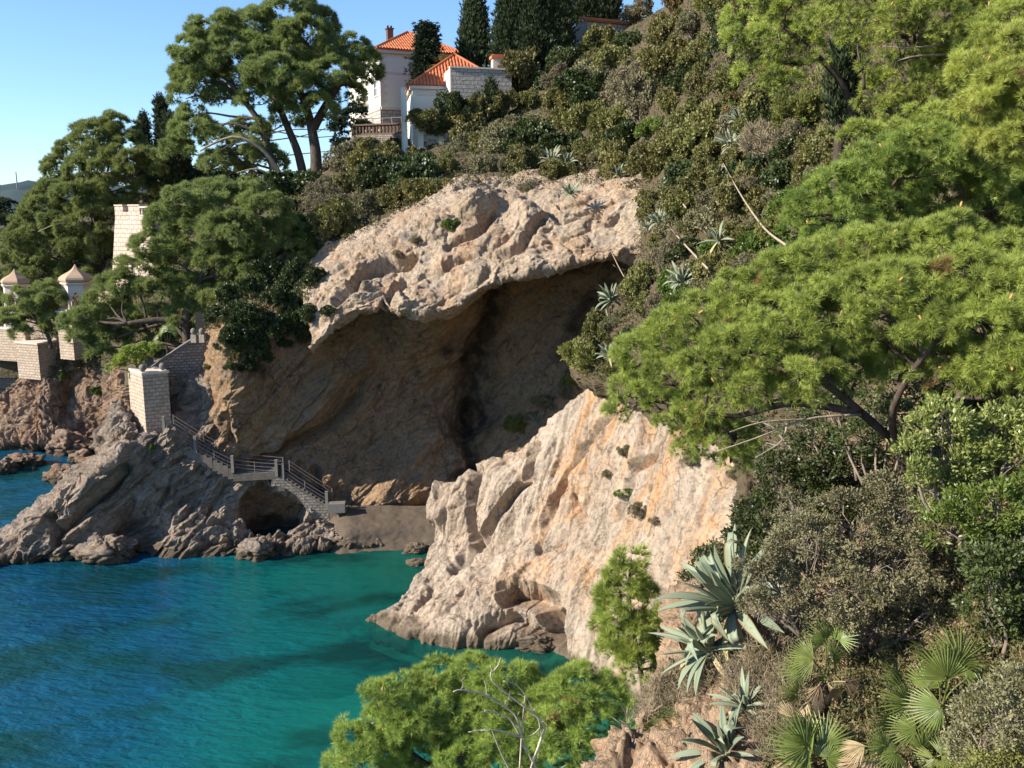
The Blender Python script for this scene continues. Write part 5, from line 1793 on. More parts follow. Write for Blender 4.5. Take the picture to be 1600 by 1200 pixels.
def agave(label, p, R, seed, n=30, tilt=(0, 0), wither=4, group=None, e0=0.25, wide=0.16):
    rg = np.random.default_rng(seed)
    root = empty("agave", p, label, "agave", group)
    ax = unit(np.array([tilt[0], tilt[1], 1.0]))
    ex = unit(np.cross(ax, [0.3, 1, 0.1]))
    ey = np.cross(ax, ex)

    def one(mb, az, el, L, W, bend, fold=None):
        K = 15
        t = np.linspace(0, 1, K)
        e = el - bend * t ** 1.6 * 1.1
        if fold is not None: e = np.where(t > fold, e - 1.9 * smooth(t, fold, fold + 0.12), e)
        h = np.cumsum(np.concatenate([[0], np.cos(e[:-1])])) / (K - 1) * L
        z = np.cumsum(np.concatenate([[0], np.sin(e[:-1])])) / (K - 1) * L
        rad = ex * math.cos(az) + ey * math.sin(az)
        side = -ex * math.sin(az) + ey * math.cos(az)
        c = p + rad * (0.06 * R + h)[:, None] + ax * z[:, None]
        tw = rg.normal() * 0.35
        nrm = unit(-rad * np.sin(e)[:, None] + ax * np.cos(e)[:, None])
        sd = side * np.cos(tw * t)[:, None] + nrm * np.sin(tw * t)[:, None]
        nn = np.cross(np.gradient(c, axis=0), sd)
        nn = unit(nn) * np.sign((nn * nrm).sum(1) + 1e-9)[:, None]
        w = W * np.interp(t, [0, 0.12, 0.45, 0.62, 0.85, 0.97, 1], [0.75, 0.62, 0.95, 0.92, 0.48, 0.09, 0.004])
        th = 0.20 * W * np.interp(t, [0, 0.3, 0.8, 1], [1.2, 0.7, 0.35, 0.02])
        q = [c + sd * (w / 2)[:, None] + nn * (w * 0.20)[:, None], c + sd * (w / 4)[:, None] + nn * (w * 0.03)[:, None], c - nn * (w * 0.03)[:, None], c - sd * (w / 4)[:, None] + nn * (w * 0.03)[:, None], c - sd * (w / 2)[:, None] + nn * (w * 0.20)[:, None],
             c - sd * (w / 3.2)[:, None] - nn * (th)[:, None], c - nn * (th * 1.5)[:, None], c + sd * (w / 3.2)[:, None] - nn * (th)[:, None]]
        v = np.stack(q, 1).reshape(-1, 3)
        i, j = np.meshgrid(np.arange(K - 1), np.arange(8), indexing='ij')
        k = (j + 1) % 8
        f = np.stack([i * 8 + j, i * 8 + k, (i + 1) * 8 + k, (i + 1) * 8 + j], -1).reshape(-1, 4)
        tint = np.where(t > 0.955, 1.0, np.clip(rg.uniform(0.1, 0.9) + 0.15 * np.sin(t * 3), 0, 0.9))
        edge = np.tile([0.12, 0, 0, 0, 0.12, -0.1, -0.1, -0.1], K)
        mb.add(v, f, np.clip(np.repeat(tint, 8) + edge, 0, 1.0))

    m = MB()
    for i in range(n):
        q = (i + 0.5) / n
        az = i * 2.39996 + rg.normal() * 0.2
        el = e0 * 0.2 + (1.5 - e0 * 0.2) * (1 - q) ** 1.0 + rg.normal() * 0.16
        one(m, az, el, R * rg.uniform(0.82, 1.12) * (0.72 + 0.28 * math.sin(q * 3.0)), R * wide * rg.uniform(0.8, 1.15), rg.uniform(0.0, 1.5) * q + rg.uniform(0, 0.3), rg.uniform(0.45, 0.75) if rg.random() < 0.2 else None)
    m.build("rosette", M['agave'], root, True)
    for i in range(wither):
        m = MB()
        one(m, rg.uniform(0, 6.28), rg.uniform(-0.5, 0.15), R * rg.uniform(0.6, 0.9), R * wide * 0.75, rg.uniform(0.4, 1.0))
        m.build("withered_leaf", M['agavedead'], root, True)
    return root


def palm_frond(mb, hub, R, ax, nrm, rg, spread=2.3, n=26, curl=0.25, w=0.05):
    """Fan of folded segments about the axis ax in the plane whose normal is nrm."""
    ax = unit(ax)
    nrm = unit(nrm - ax * np.dot(ax, nrm))
    sd = np.cross(nrm, ax)
    for i in range(n):
        a = (i + 0.5) / n * 2 - 1
        th = a * spread / 1.0
        d = ax * math.cos(th) + sd * math.sin(th)
        s = -ax * math.sin(th) + sd * math.cos(th)
        L = R * (1 - 0.28 * a * a) * rg.uniform(0.9, 1.05)
        t = np.array([0.04, 0.35, 0.62, 0.85, 1.0])
        cr = curl * rg.uniform(0.4, 1.4)
        c = hub + d * (t * L)[:, None] + nrm * (-(t ** 2) * L * cr + 0.05 * L * abs(a))[:, None] + np.array([0, 0, -1]) * ((t ** 3) * L * 0.06)[:, None]
        ww = R * w * np.array([0.3, 0.9, 0.72, 0.42, 0.03])
        q = np.stack([c + s * ww[:, None], c - nrm * (ww * 0.55)[:, None], c - s * ww[:, None]], 1).reshape(-1, 3)
        f = np.array([[r * 3 + j, r * 3 + j + 1, r * 3 + j + 4, r * 3 + j + 3] for r in range(4) for j in range(2)])
        mb.add(q, f, np.clip(rg.uniform(0.2, 0.85) + 0.1 * t.repeat(3), 0, 0.92))


def fan_palm(label, base, fronds, Y, seed, dead=()):
    """fronds: (hub px, hub py, radius px, heading degrees in the picture plane, depth offset)."""
    rg = np.random.default_rng(seed)
    b = P(base[0], base[1], Y + 0.25)
    root = empty("fan_palm", b - UP * 0.25, label, "palm")
    MB().tube([b - UP * 0.3, b - UP * 0.1, b + UP * 0.12], [0.10, 0.12, 0.05], 9).build("stem", M['bark'], root, True)
    F, Uu = np.array([0, CT, -ST]), np.array([0, ST, CT])
    for lst, mt, nm in ((fronds, 'palm', "frond"), (dead, 'palmdry', "withered_frond")):
        for (x, y, r, ang, dy) in lst:
            h = P(x, y, Y + dy)
            a = math.radians(ang)
            ax = np.array([1, 0, 0]) * math.cos(a) + Uu * math.sin(a) + F * rg.normal() * 0.25
            nr_ = -F + rg.normal(size=3) * 0.42 + UP * 0.3
            R = r * Y / FOC
            m = MB()
            palm_frond(m, h, R, ax, nr_, rg, rg.uniform(1.35, 2.0) if nm == "frond" else rg.uniform(0.5, 1.0), int(rg.integers(20, 28)), rg.uniform(0.1, 0.35), 0.034)
            mid = (b + h) / 2 + UP * 0.04 - ax * R * 0.15
            m.tube(curve([b, mid, h, h + ax * R * 0.04], 8), np.linspace(0.011, 0.006, 8), 5)
            m.build(nm, M[mt], root, True)
    return root


def stalk(label, pts, r, dY=-1.0, name="agave_stalk", cat="flower stalk", side=0, seed=1, mt='barkpale', group=None, Y=None, root_to=None):
    rg = np.random.default_rng(seed)
    c = []
    for i, q in enumerate(pts):
        if len(q) == 3: c.append(P(*q)); continue
        g = ground(*q)
        c.append(P(q[0], q[1], (g[1] if g is not None else c[-1][1]) + dY))
    c = np.array(c)
    # one smooth depth along the stalk
    yy = np.linspace(c[0][1], c[-1][1], len(c))
    c = np.array([P(q[0], q[1], y) for q, y in zip(pts, yy)])
    if root_to is not None: c = np.concatenate([c, [root_to(c[-1])]])
    c = curve(c, 18)
    m = MB().tube(c, np.linspace(r * 0.45, r, len(c)), 7)
    for k in range(side):
        i = rg.integers(0, 6)
        d = rdir(rg, 1)[0]
        m.tube([c[i], c[i] + d * r * 6, c[i] + d * r * 9 + UP * r * 2], [r * 0.4, r * 0.3, r * 0.3], 5)
    o = m.build(name, M[mt], None, True)
    return tag(o, label, cat, group)

# ------------------------------------------------------------------ planting: the far trees
pine("tall spreading pine with two trunks standing against the sky left of the villa", 88,
     [(450, 22, 36), (400, 48, 36), (345, 52, 36), (310, 88, 32), (490, 40, 28), (430, 88, 38), (370, 108, 40), (315, 132, 32), (470, 92, 32), (520, 85, 26), (553, 78, 20), (566, 104, 24), (522, 120, 32), (470, 138, 34), (412, 150, 32),
      (345, 150, 20), (290, 148, 20), (300, 203, 26), (332, 212, 22), (282, 232, 20), (395, 205, 22), (450, 182, 22), (540, 150, 22), (574, 120, 16), (500, 170, 18), (430, 120, 36), (350, 80, 32), (470, 60, 34), (380, 75, 32), (450, 150, 26), (330, 110, 26), (375, 238, 26), (345, 255, 24), (430, 55, 26), (296, 118, 18), (420, 250, 22), (300, 180, 14)],
     [[(493, 285, 88), (494, 245, 88), (488, 205, 88), (478, 165, 88), (455, 110, 88)], [(476, 285, 88.5), (466, 240, 88.5), (448, 195, 88.5), (420, 130, 88.5), (385, 80, 88.5)], [(490, 200, 88), (515, 155, 87.5), (540, 118, 87)], [(432, 270, 87), (420, 240, 87), (405, 190, 87), (360, 130, 87)]],
     0.62, 0.62, (0.44, 0.05), dens=0.78, per=30, k=17, seed=1, rs=1.14, flat=0.68, spread=0.9,
     dead=[(0.24, (440, 275, 86), (420, 245, 85.5), (400, 226, 85), (368, 214, 84.5), (338, 222, 84), (312, 236, 83.5)), (0.12, (385, 218, 84.8), (360, 226, 84.4), (335, 240, 84)), (0.13, (425, 275, 86), (400, 264, 85.5), (370, 270, 85))])
pine("broad rounded pine behind the stone tower and pavilions", 99,
     [(180, 202, 24), (150, 217, 28), (197, 238, 30), (218, 258, 24), (122, 237, 24), (106, 266, 26), (150, 262, 34), (190, 287, 34), (96, 302, 28), (132, 307, 36), (222, 292, 20), (75, 332, 30), (117, 347, 36), (160, 342, 34), (203, 327, 26),
      (50, 367, 30), (92, 387, 34), (137, 385, 32), (32, 402, 26), (62, 427, 26), (112, 422, 24), (160, 392, 22), (22, 440, 22), (76, 457, 20), (140, 436, 16)],
     [[(150, 480, 98), (152, 455, 98), (140, 420, 98.5), (146, 370, 99), (150, 290, 99)], [(146, 440, 98), (165, 425, 97.5), (172, 405, 97)]],
     0.55, 0.66, (0.46, 0.055), dens=0.8, per=30, k=17, seed=2, rs=1.18, flat=0.68, spread=0.9,
     dead=[(0.14, (150, 370, 97), (120, 352, 96), (90, 350, 95.5), (60, 362, 95)), (0.12, (175, 345, 97), (150, 350, 96), (145, 338, 96))])
pine("dense dark pine overhanging the cliff between the stone tower and the cave", 66.5,
     [(335, 308, 32), (292, 317, 28), (378, 308, 32), (412, 330, 32), (262, 345, 26), (310, 355, 36), (360, 360, 36), (415, 375, 36), (240, 388, 26), (282, 402, 34), (342, 410, 36), (400, 425, 36), (450, 405, 32),
      (217, 422, 24), (190, 447, 24), (250, 447, 32), (300, 455, 32), (350, 467, 32), (165, 467, 22), (145, 492, 22), (116, 507, 17), (190, 497, 28), (238, 500, 26), (290, 497, 22), (130, 532, 19), (168, 536, 22), (212, 530, 18), (160, 558, 13),
      (335, 490, 22), (385, 478, 28), (440, 455, 28), (408, 505, 22), (460, 435, 24), (150, 515, 20), (435, 360, 26)],
     [[(298, 545, 65.5), (290, 510, 65.5), (300, 460, 66), (330, 410, 66.5), (350, 350, 66.5)], [(290, 505, 65.5), (250, 500, 65), (200, 505, 64.5)]],
     0.45, 0.50, (0.36, 0.04), dens=0.8, per=30, k=17, seed=3, rs=1.15, flat=0.68, spread=0.9)
pine("small wind-bent pine in front of the left pavilion, above the reddish bluff", 81,
     [(30, 465, 15), (55, 478, 19), (22, 495, 17), (50, 505, 17), (78, 468, 13), (90, 498, 13), (36, 520, 10), (84, 515, 8), (8, 505, 10), (70, 450, 10)],
     [[(80, 545, 81), (74, 522, 81), (60, 505, 81), (48, 490, 81)], [(90, 545, 81), (92, 520, 81), (88, 500, 81)]], 0.2, 0.42, (0.40, 0.045), dens=0.8, per=28, k=16, seed=4, rs=1.2, flat=0.65, spread=0.9)
pine("low bright-green pine bough between the stone pier and the sloping stair wall", 60.2,
     [(190, 567, 10), (203, 556, 13), (225, 550, 12), (241, 546, 9), (180, 574, 7), (212, 562, 9)], [[(212, 592, 60.8), (214, 575, 60.6), (210, 560, 60.3)]], 0.12, 0.30, (0.2, 0.055), 'pine_near', dens=0.9, per=36, k=10, seed=5)
pine("dark pine at the left edge behind the broad rounded one", 128,
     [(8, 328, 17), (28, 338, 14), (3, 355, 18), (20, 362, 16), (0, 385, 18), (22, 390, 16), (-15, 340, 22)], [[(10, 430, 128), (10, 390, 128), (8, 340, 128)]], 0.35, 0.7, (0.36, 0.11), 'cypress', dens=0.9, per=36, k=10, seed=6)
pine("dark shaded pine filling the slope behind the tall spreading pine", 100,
     [(265, 262, 22), (290, 275, 22), (320, 282, 22), (350, 285, 20), (255, 285, 20), (390, 280, 20), (540, 205, 22), (560, 180, 16), (545, 228, 20), (575, 205, 12), (520, 190, 16)], [[(320, 320, 100), (322, 290, 100), (320, 270, 100)]], 0.3, 0.66, (0.33, 0.1), 'fir', dens=0.9, per=36, k=10, seed=7)

cypress("slim cypress spire left of the tall pine, tip above the round pine", 231, 184, 285, 106, 11, 1)
cypress("taller cypress with a hair-thin tip between the round pine and the tall pine", 260, 158, 290, 100, 13, 2)
cypress("bulky cypress column at the left foot of the tall pine", 275, 192, 292, 99, 20, 3)
cypress("dark layered conifer in front of the villa's right facade", 668, 40, 150, 98, 26, 4, name="conifer_tree", kind='fir', group=None, fir=True)
cypress("lone pointed cypress just right of the villa roof", 742, 1, 112, 100, 21, 5)
cypress("leftmost broad column of the big cypress clump", 800, -30, 120, 97, 30, 6)
cypress("middle broad column of the big cypress clump", 838, -60, 118, 96, 32, 7)
cypress("right column of the big cypress clump beside the gap of sky", 872, -45, 115, 96, 20, 8)
cypress("dark cypress behind the stone hut, left of its roof ridge", 915, -45, 40, 103, 18, 9)
cypress("dark cypress behind the stone hut, right of its roof ridge", 943, -60, 40, 103, 22, 10)
cypress("slender dark cypress in front of the rough stone wall", 767, 130, 215, 88, 12, 11)
cypress("short pointed cypress left of the slender one before the rough wall", 747, 150, 205, 87.5, 9, 12)
cypress("dark cypress column on the near slope below the upper right pine", 1313, 52, 200, 27, 24, 13, group=None)

# palm with dry skirt beside the villa, pale yellow
p = P(690, 128, 97)
root = empty("garden_palm", p - UP * 3, "yellowish palm beside the dark conifer above the small orange roof", "palm")
MB().tube([p - UP * 3, p + UP * 1.2], [0.22, 0.18], 8).build("trunk", M['bark'], root, True)
rg = np.random.default_rng(77)
m, m2 = MB(), MB()
for i in range(34):
    a, e = rg.uniform(0, 6.28), rg.uniform(-1.0, 1.2)
    d = np.array([math.cos(a) * math.cos(e), math.sin(a) * math.cos(e), math.sin(e)])
    h = p + UP * 1.2 + d * 0.9
    palm_frond(m if e > -0.1 else m2, h, 0.85, d, np.cross(d, rdir(rg, 1)[0]), rg, 1.5, 14, 0.4, 0.06)
    (m if e > -0.1 else m2).tube([p + UP * 1.2, h], [0.02, 0.015], 4)
m.build("fronds", M['k_yellow'], root)
m2.build("withered_fronds", M['palmdry'], root)

# ------------------------------------------------------------------ the near pines on the right
pine("large sunlit pine reaching left over the buttress on the near slope", 13.0,
     [(1000, 560, 36, 1.2), (985, 612, 30, 1.2), (1042, 520, 38, 1.0), (1050, 588, 46, 0.9), (1042, 642, 34, 0.9), (1097, 498, 40, 0.9), (1110, 563, 48, 0.5), (1105, 628, 42, 0.6), (1160, 468, 44, 0.8), (1170, 538, 50, 0.2), (1163, 602, 44, 0.3),
      (1130, 686, 34, 0.5), (1142, 718, 20, 0.6), (1225, 438, 44, 0.7), (1235, 508, 50, 0.0), (1240, 560, 40, 0.1), (1290, 418, 44, 0.6), (1300, 488, 50, -0.2), (1312, 545, 42, 0.0), (1355, 398, 44, 0.5), (1370, 462, 50, -0.3), (1388, 522, 46, -0.4),
      (1420, 398, 44, 0.3), (1440, 450, 46, -0.4), (1458, 515, 44, -0.6), (1480, 380, 44, 0.2), (1510, 440, 48, -0.5), (1540, 508, 48, -0.9), (1562, 562, 42, -1.0), (1550, 400, 44, 0.0), (1592, 460, 46, -0.8), (1605, 535, 44, -1.2), (1245, 592, 24, -0.5), (1290, 588, 20, -0.5), (1640, 480, 50, -1), (970, 640, 18, 1.2), (1075, 670, 26, 0.8), (1200, 480, 40, 1.2), (1265, 462, 40, 1.0), (1335, 440, 40, 0.9), (1400, 430, 40, 0.7), (1330, 575, 34, 0.4), (1200, 575, 40, 0.6), (1410, 565, 30, 0.2), (1480, 470, 44, 0.4), (1525, 470, 44, 0.4), (1570, 500, 44, 0.3), (1500, 560, 34, -0.6), (1600, 590, 30, -1.2), (1210, 618, 28, 0.2), (1262, 608, 28, 0.2), (1335, 592, 28, 0), (1425, 590, 32, -0.3), (1485, 585, 36, -0.5), (1540, 598, 36, -0.8), (1595, 615, 36, -1.1), (1080, 700, 22, 0.7), (1150, 690, 26, 0.6)],
     [[(1425, 725, 13.4), (1395, 690, 13.2), (1340, 640, 13), (1290, 600, 12.9), (1225, 555, 12.9), (1150, 560, 13.2)], [(1402, 695, 13.2), (1395, 640, 12.7), (1440, 560, 12.3), (1520, 480, 12.0)], [(1425, 725, 13.4), (1480, 640, 12.4), (1560, 560, 12.0)], [(1345, 645, 13), (1240, 630, 13), (1150, 650, 13.3), (1100, 640, 13.5)]],
     0.085, 0.15, (0.125, 0.0075), 'pine_near', dens=0.85, per=12, k=40, seed=21, rs=1.16, twigs=6, cones=34,
     dead=[(0.022, (1345, 648, 12.9), (1260, 655, 12.7), (1180, 685, 12.5), (1120, 705, 12.4)), (0.016, (1260, 655, 12.7), (1190, 660, 12.5), (1140, 675, 12.4)), (0.016, (1230, 662, 12.7), (1220, 690, 12.6), (1180, 715, 12.5)), (0.018, (1400, 660, 12.9), (1440, 640, 12.4), (1500, 620, 12.0))], spread=1.0, low=-0.35)
pine("sunlit pine boughs above the large near pine, on the slope at the right", 17.0,
     [(1292, 330, 40), (1332, 300, 44), (1320, 370, 40), (1380, 268, 46), (1398, 320, 46), (1440, 250, 44), (1462, 302, 46), (1290, 385, 30), (1360, 345, 40), (1500, 285, 44), (1535, 330, 46), (1580, 340, 46), (1500, 350, 40), (1430, 355, 40), (1610, 380, 40), (1255, 335, 16), (1420, 285, 40, 0.8), (1350, 320, 40, 0.8), (1480, 320, 44, 0.8), (1560, 300, 40, 0.5), (1470, 390, 36, 0.5), (1540, 380, 40, 0.5), (1600, 330, 40, 0.3)],
     [[(1480, 440, 17.4), (1450, 390, 17.2), (1420, 330, 17), (1380, 290, 17)], [(1450, 390, 17.2), (1520, 340, 17), (1580, 320, 16.8)]],
     0.09, 0.18, (0.14, 0.0095), 'pine_near', dens=0.78, per=12, k=36, seed=22, rs=1.22, twigs=3, cones=12, spread=1.0, low=-0.35)
pine("bright yellow-green pine cut by the photo's right edge", 14.5,
     [(1540, 112, 36), (1577, 90, 38), (1540, 162, 36), (1592, 150, 44), (1560, 212, 36), (1605, 222, 42), (1640, 120, 50), (1570, 250, 20), (1640, 200, 46)],
     [[(1660, 400, 14.8), (1640, 280, 14.6), (1610, 180, 14.5), (1570, 110, 14.5)]],
     0.08, 0.16, (0.13, 0.0085), 'pine_bright', dens=1.0, per=12, k=38, seed=23, rs=1.2, twigs=3, cones=8, spread=1.0, low=-0.35)
pine("feathery pine crown at the top of the slope, left of the other upper pines", 24.0,
     [(1180, 28, 36), (1222, 8, 38), (1262, 28, 34), (1172, 78, 32), (1217, 68, 40), (1258, 84, 26), (1190, 118, 28), (1230, 122, 24), (1200, -30, 40), (1260, -30, 40), (1160, 45, 18)],
     [[(1345, 260, 24.6), (1325, 150, 24.4), (1280, 90, 24.1), (1225, 45, 24)], [(1280, 90, 24.1), (1240, 100, 24), (1200, 90, 24)]],
     0.11, 0.24, (0.16, 0.013), 'pine_near', dens=0.75, per=12, k=30, seed=24, rs=1.22, twigs=3, cones=12, spread=0.95, low=-0.4)
pine("wide sunlit pine crown cut by the photo's top edge", 21.0,
     [(1318, 20, 34), (1380, 28, 44), (1402, 80, 42), (1440, 38, 46), (1432, 120, 42), (1480, 98, 44), (1385, 145, 32), (1440, 162, 40), (1498, 165, 40), (1490, 28, 44), (1545, 15, 38), (1340, 60, 24), (1410, 185, 26), (1450, -30, 44), (1350, -30, 40), (1560, -30, 46), (1600, 5, 36)],
     [[(1500, 330, 21.4), (1480, 220, 21.2), (1450, 120, 21), (1420, 60, 21)], [(1480, 220, 21.2), (1400, 180, 21), (1350, 140, 21)]],
     0.12, 0.22, (0.15, 0.0115), 'pine_near', dens=0.72, per=12, k=30, seed=25, rs=1.22, twigs=4, cones=20, spread=0.95, low=-0.4,
     dead=[(0.03, (1470, 70, 20.2), (1420, 75, 20), (1380, 72, 20)), (0.03, (1480, 85, 20.2), (1430, 88, 20), (1400, 96, 20))])
pine("sunlit pine filling the slope between the wide upper crown and the middle boughs", 19.5,
     [(1345, 225, 26), (1400, 225, 34), (1450, 205, 36), (1500, 215, 40), (1540, 235, 40), (1580, 260, 40), (1610, 290, 40), (1470, 240, 34), (1530, 190, 36), (1580, 60, 44), (1610, 30, 44), (1550, 70, 36), (1600, 100, 30)],
     [[(1560, 400, 19.9), (1540, 300, 19.7), (1500, 240, 19.5)], [(1540, 300, 19.7), (1570, 180, 19.6), (1585, 90, 19.5)]],
     0.10, 0.2, (0.145, 0.011), 'pine_near', dens=0.75, per=12, k=32, seed=29, rs=1.2, twigs=3, cones=10, spread=1.0, low=-0.35)
pine("sunlit pine below the camera, growing up from the shore at the bottom of the photo", 25.0,
     [(602, 1090, 24), (580, 1084, 14), (640, 1078, 28), (690, 1062, 32), (740, 1056, 32), (790, 1066, 32), (812, 1052, 16), (670, 1090, 32), (735, 1085, 34), (690, 1145, 36), (760, 1145, 36), (625, 1160, 34), (700, 1210, 44), (780, 1205, 44), (575, 1200, 34), (640, 1105, 30), (830, 1085, 24), (845, 1150, 34), (562, 1162, 28), (602, 1132, 32), (650, 1120, 38), (710, 1108, 40), (770, 1110, 40), (540, 1195, 26), (592, 1192, 36), (660, 1180, 44), (730, 1180, 44), (800, 1168, 42), (822, 1118, 30), (620, 1240, 50), (720, 1250, 50), (800, 1240, 46), (545, 1140, 12)],
     [[(800, 1500, 26), (780, 1330, 25.5), (740, 1230, 25), (700, 1140, 25)], [(750, 1250, 25), (660, 1190, 25), (600, 1140, 25)]],
     0.16, 0.25, (0.21, 0.0125), 'pine_near', dens=0.95, per=10, k=32, seed=26, rs=1.3, flat=0.72, twigs=2, cones=20, spread=0.95, low=-0.4)
pine("darker pine beside the earth bank at the bottom, right of the shore pine", 24.0,
     [(862, 1092, 34), (902, 1076, 34), (940, 1090, 34), (872, 1140, 40), (930, 1140, 38), (968, 1112, 24), (882, 1192, 40), (940, 1182, 34), (900, 1250, 50), (845, 1160, 24)],
     [[(930, 1480, 24.6), (920, 1300, 24.4), (910, 1200, 24), (900, 1120, 24)]],
     0.13, 0.25, (0.21, 0.0125), 'pine_near', dens=0.95, per=10, k=32, seed=27, rs=1.25, flat=0.72, twigs=2, spread=0.95, low=-0.4)
pine("young upright pine against the orange-streaked rock, left of the big agave", 22.0,
     [(985, 880, 13), (978, 912, 20), (974, 948, 26), (1002, 958, 26), (984, 1000, 28), (1016, 1000, 22), (955, 930, 13), (1000, 1032, 24), (1022, 1042, 22), (1040, 1062, 18), (960, 975, 20), (1045, 1035, 18), (955, 1010, 16)],
     [[(1010, 1120, 22.4), (1000, 1040, 22.2), (985, 960, 22), (984, 890, 22)]],
     0.08, 0.2, (0.22, 0.011), 'pine_near', dens=1.1, per=11, k=32, seed=28, rs=1.45, flat=1.1, twigs=2, spread=0.6, low=-0.5)

def inside(x, y, poly):
    c = False
    for (x0, y0), (x1, y1) in zip(poly, poly[1:] + poly[:1]):
        if (y0 > y) != (y1 > y) and x < (x1 - x0) * (y - y0) / (y1 - y0) + x0: c = not c
    return c


# ------------------------------------------------------------------ shrubs: one by one on the near slope
rg = np.random.default_rng(404)
gS = "bushes on the slope right of the cave"
for px, py, r, k in (
    (1215, 245, 46, 'dry'), (1190, 300, 30, 'dry'), (1160, 325, 34, 'olive'), (1240, 290, 34, 'dark'), (1292, 232, 30, 'olive'), (1240, 345, 34, 'bright'), (1268, 368, 28, 'bright'), (1180, 392, 28, 'bright'), (1225, 385, 24, 'bright'),
    (1100, 290, 34, 'olive'), (1120, 250, 30, 'olive'), (1080, 325, 30, 'olive'), (1112, 345, 34, 'grey'), (1062, 385, 22, 'dry'), (1040, 415, 26, 'twiggy'), (1150, 425, 28, 'olive'), (1185, 435, 26, 'bright'), (1215, 425, 24, 'twiggy'), (1130, 405, 22, 'grey'),
    (1330, 270, 30, 'olive'), (1282, 285, 32, 'grey'), (1350, 232, 32, 'yellow'), (1290, 185, 36, 'yellow'), (1250, 190, 32, 'yellow'), (1205, 180, 34, 'olive'), (1345, 150, 34, 'bright'), (1365, 195, 32, 'olive'), (1395, 235, 30, 'olive'), (1260, 150, 30, 'twiggy'), (1220, 150, 28, 'olive'),
    (1170, 170, 28, 'russet'), (1150, 140, 30, 'olive'), (1180, 215, 20, 'twiggy'), (1300, 330, 26, 'olive'), (1140, 290, 28, 'olive'), (1090, 395, 24, 'olive'), (1110, 450, 26, 'grey'), (1010, 430, 22, 'dry'), (1000, 462, 22, 'olive'), (1035, 485, 20, 'twiggy'),
    (915, 562, 34, 'yellow'), (942, 520, 24, 'olive'), (985, 540, 24, 'dark'), (965, 588, 20, 'olive'), (900, 598, 22, 'yellow'), (1012, 480, 20, 'olive'), (962, 505, 18, 'grey'), (852, 638, 17, 'dry'), (832, 655, 13, 'dry'), (806, 668, 14, 'yellow'), (880, 615, 17, 'dry'), (925, 545, 20, 'twiggy'), (980, 460, 14, 'dry'),
    (1060, 340, 22, 'grey'), (1030, 385, 16, 'olive'), (1160, 250, 20, 'olive'), (1195, 355, 24, 'grey'), (1150, 370, 24, 'olive'), (1330, 200, 28, 'twiggy'), (1420, 210, 30, 'dark'), (1270, 330, 26, 'olive'), (1225, 320, 26, 'grey'), (1090, 420, 18, 'twiggy'),
    (1320, 240, 28, 'olive'), (1380, 280, 26, 'grey'), (1240, 230, 26, 'twiggy'), (1265, 260, 26, 'olive'), (1300, 150, 24, 'twiggy'), (1135, 200, 22, 'olive'), (1100, 220, 28, 'olive'), (1075, 260, 26, 'olive'), (1055, 300, 22, 'grey'), (1560, 290, 40, 'dark'), (1510, 240, 40, 'dark'), (1590, 270, 36, 'dark'),
    (1480, 210, 34, 'dark'), (1250, 420, 20, 'olive'), (1430, 270, 30, 'dark')):
    plant_shrub(px, py, r * 1.32, k, gS, rg)
SLOPE = [(1060, 300), (1110, 255), (1190, 190), (1240, 110), (1330, 130), (1440, 210), (1420, 300), (1290, 420), (1120, 480), (1010, 505), (985, 430), (1035, 405), (1000, 335)]
for iy, y in enumerate(np.arange(100, 520, 38)):
    for x in np.arange(980 + (iy % 2) * 22, 1450, 44):
        px, py = x + rg.normal() * 6, y + rg.normal() * 5
        if not inside(px, py, SLOPE): continue
        k = ('olive', 'bright', 'olive', 'olive', 'dark', 'bright', 'yellow', 'grey')[rg.integers(0, 8)]
        plant_shrub(px, py, rg.uniform(26, 38), k, gS, rg)
# on the buttress face
for px, py, r, k, lab in ((975, 706, 17, 'grey', "grey-green bush in a pocket high on the pale buttress"), (981, 778, 21, 'bright', "bright green bush in the middle of the orange-streaked rock face"), (1002, 802, 20, 'twiggy', "grey dry bush just below the bright green one on the rock face"),
                          (948, 742, 13, 'twiggy', "small grey bush left of and above the bright green one on the rock face"), (1025, 822, 13, 'dry', "straw tuft on the rock face under the grey dry bush"), (1085, 720, 22, 'twiggy', "twiggy bush on the rock face under the large near pine"),
                          (1150, 745, 18, 'twiggy', "twiggy bush beside the orange block of rock below the near pine")):
    plant_shrub(px, py, r, k, "bushes rooted in the rock face", rg, lab)
for px, py, r, k, lab in ((97, 590, 9, 'bright', "small green bush clinging to the reddish bluff"), (152, 612, 9, 'bright', "second small green bush on the reddish bluff, nearer the stone pier"), (157, 690, 9, 'dry', "straw tuft at the foot of the stone pier's knoll"), (238, 700, 6, 'bright', "tiny green tuft below the stone pier"),
                          (703, 356, 14, 'bright', "bright green bush among the pink rocks of the cave lip"), (650, 380, 12, 'dry', "dry tuft on the pink rocks left of the bright lip bush"), (622, 400, 10, 'dry', "dry tuft low on the pink rocks of the lip"), (820, 300, 16, 'twiggy', "twiggy bush growing over the top of the pink cliff band"),
                          (515, 490, 14, 'dark', "dark bush at the shaded left end of the cave lip"), (390, 500, 22, 'dark', "dark ivy bush hanging on the shaded cliff, upper"), (395, 545, 22, 'dark', "dark ivy bush hanging on the shaded cliff, lower"), (370, 560, 15, 'olive', "olive bush hanging under the gateway wall"), (325, 575, 7, 'olive', "small bush on the rock knob below the sloping stair wall")):
    plant_shrub(px, py, r, k, "bushes rooted in the cliff", rg, lab)

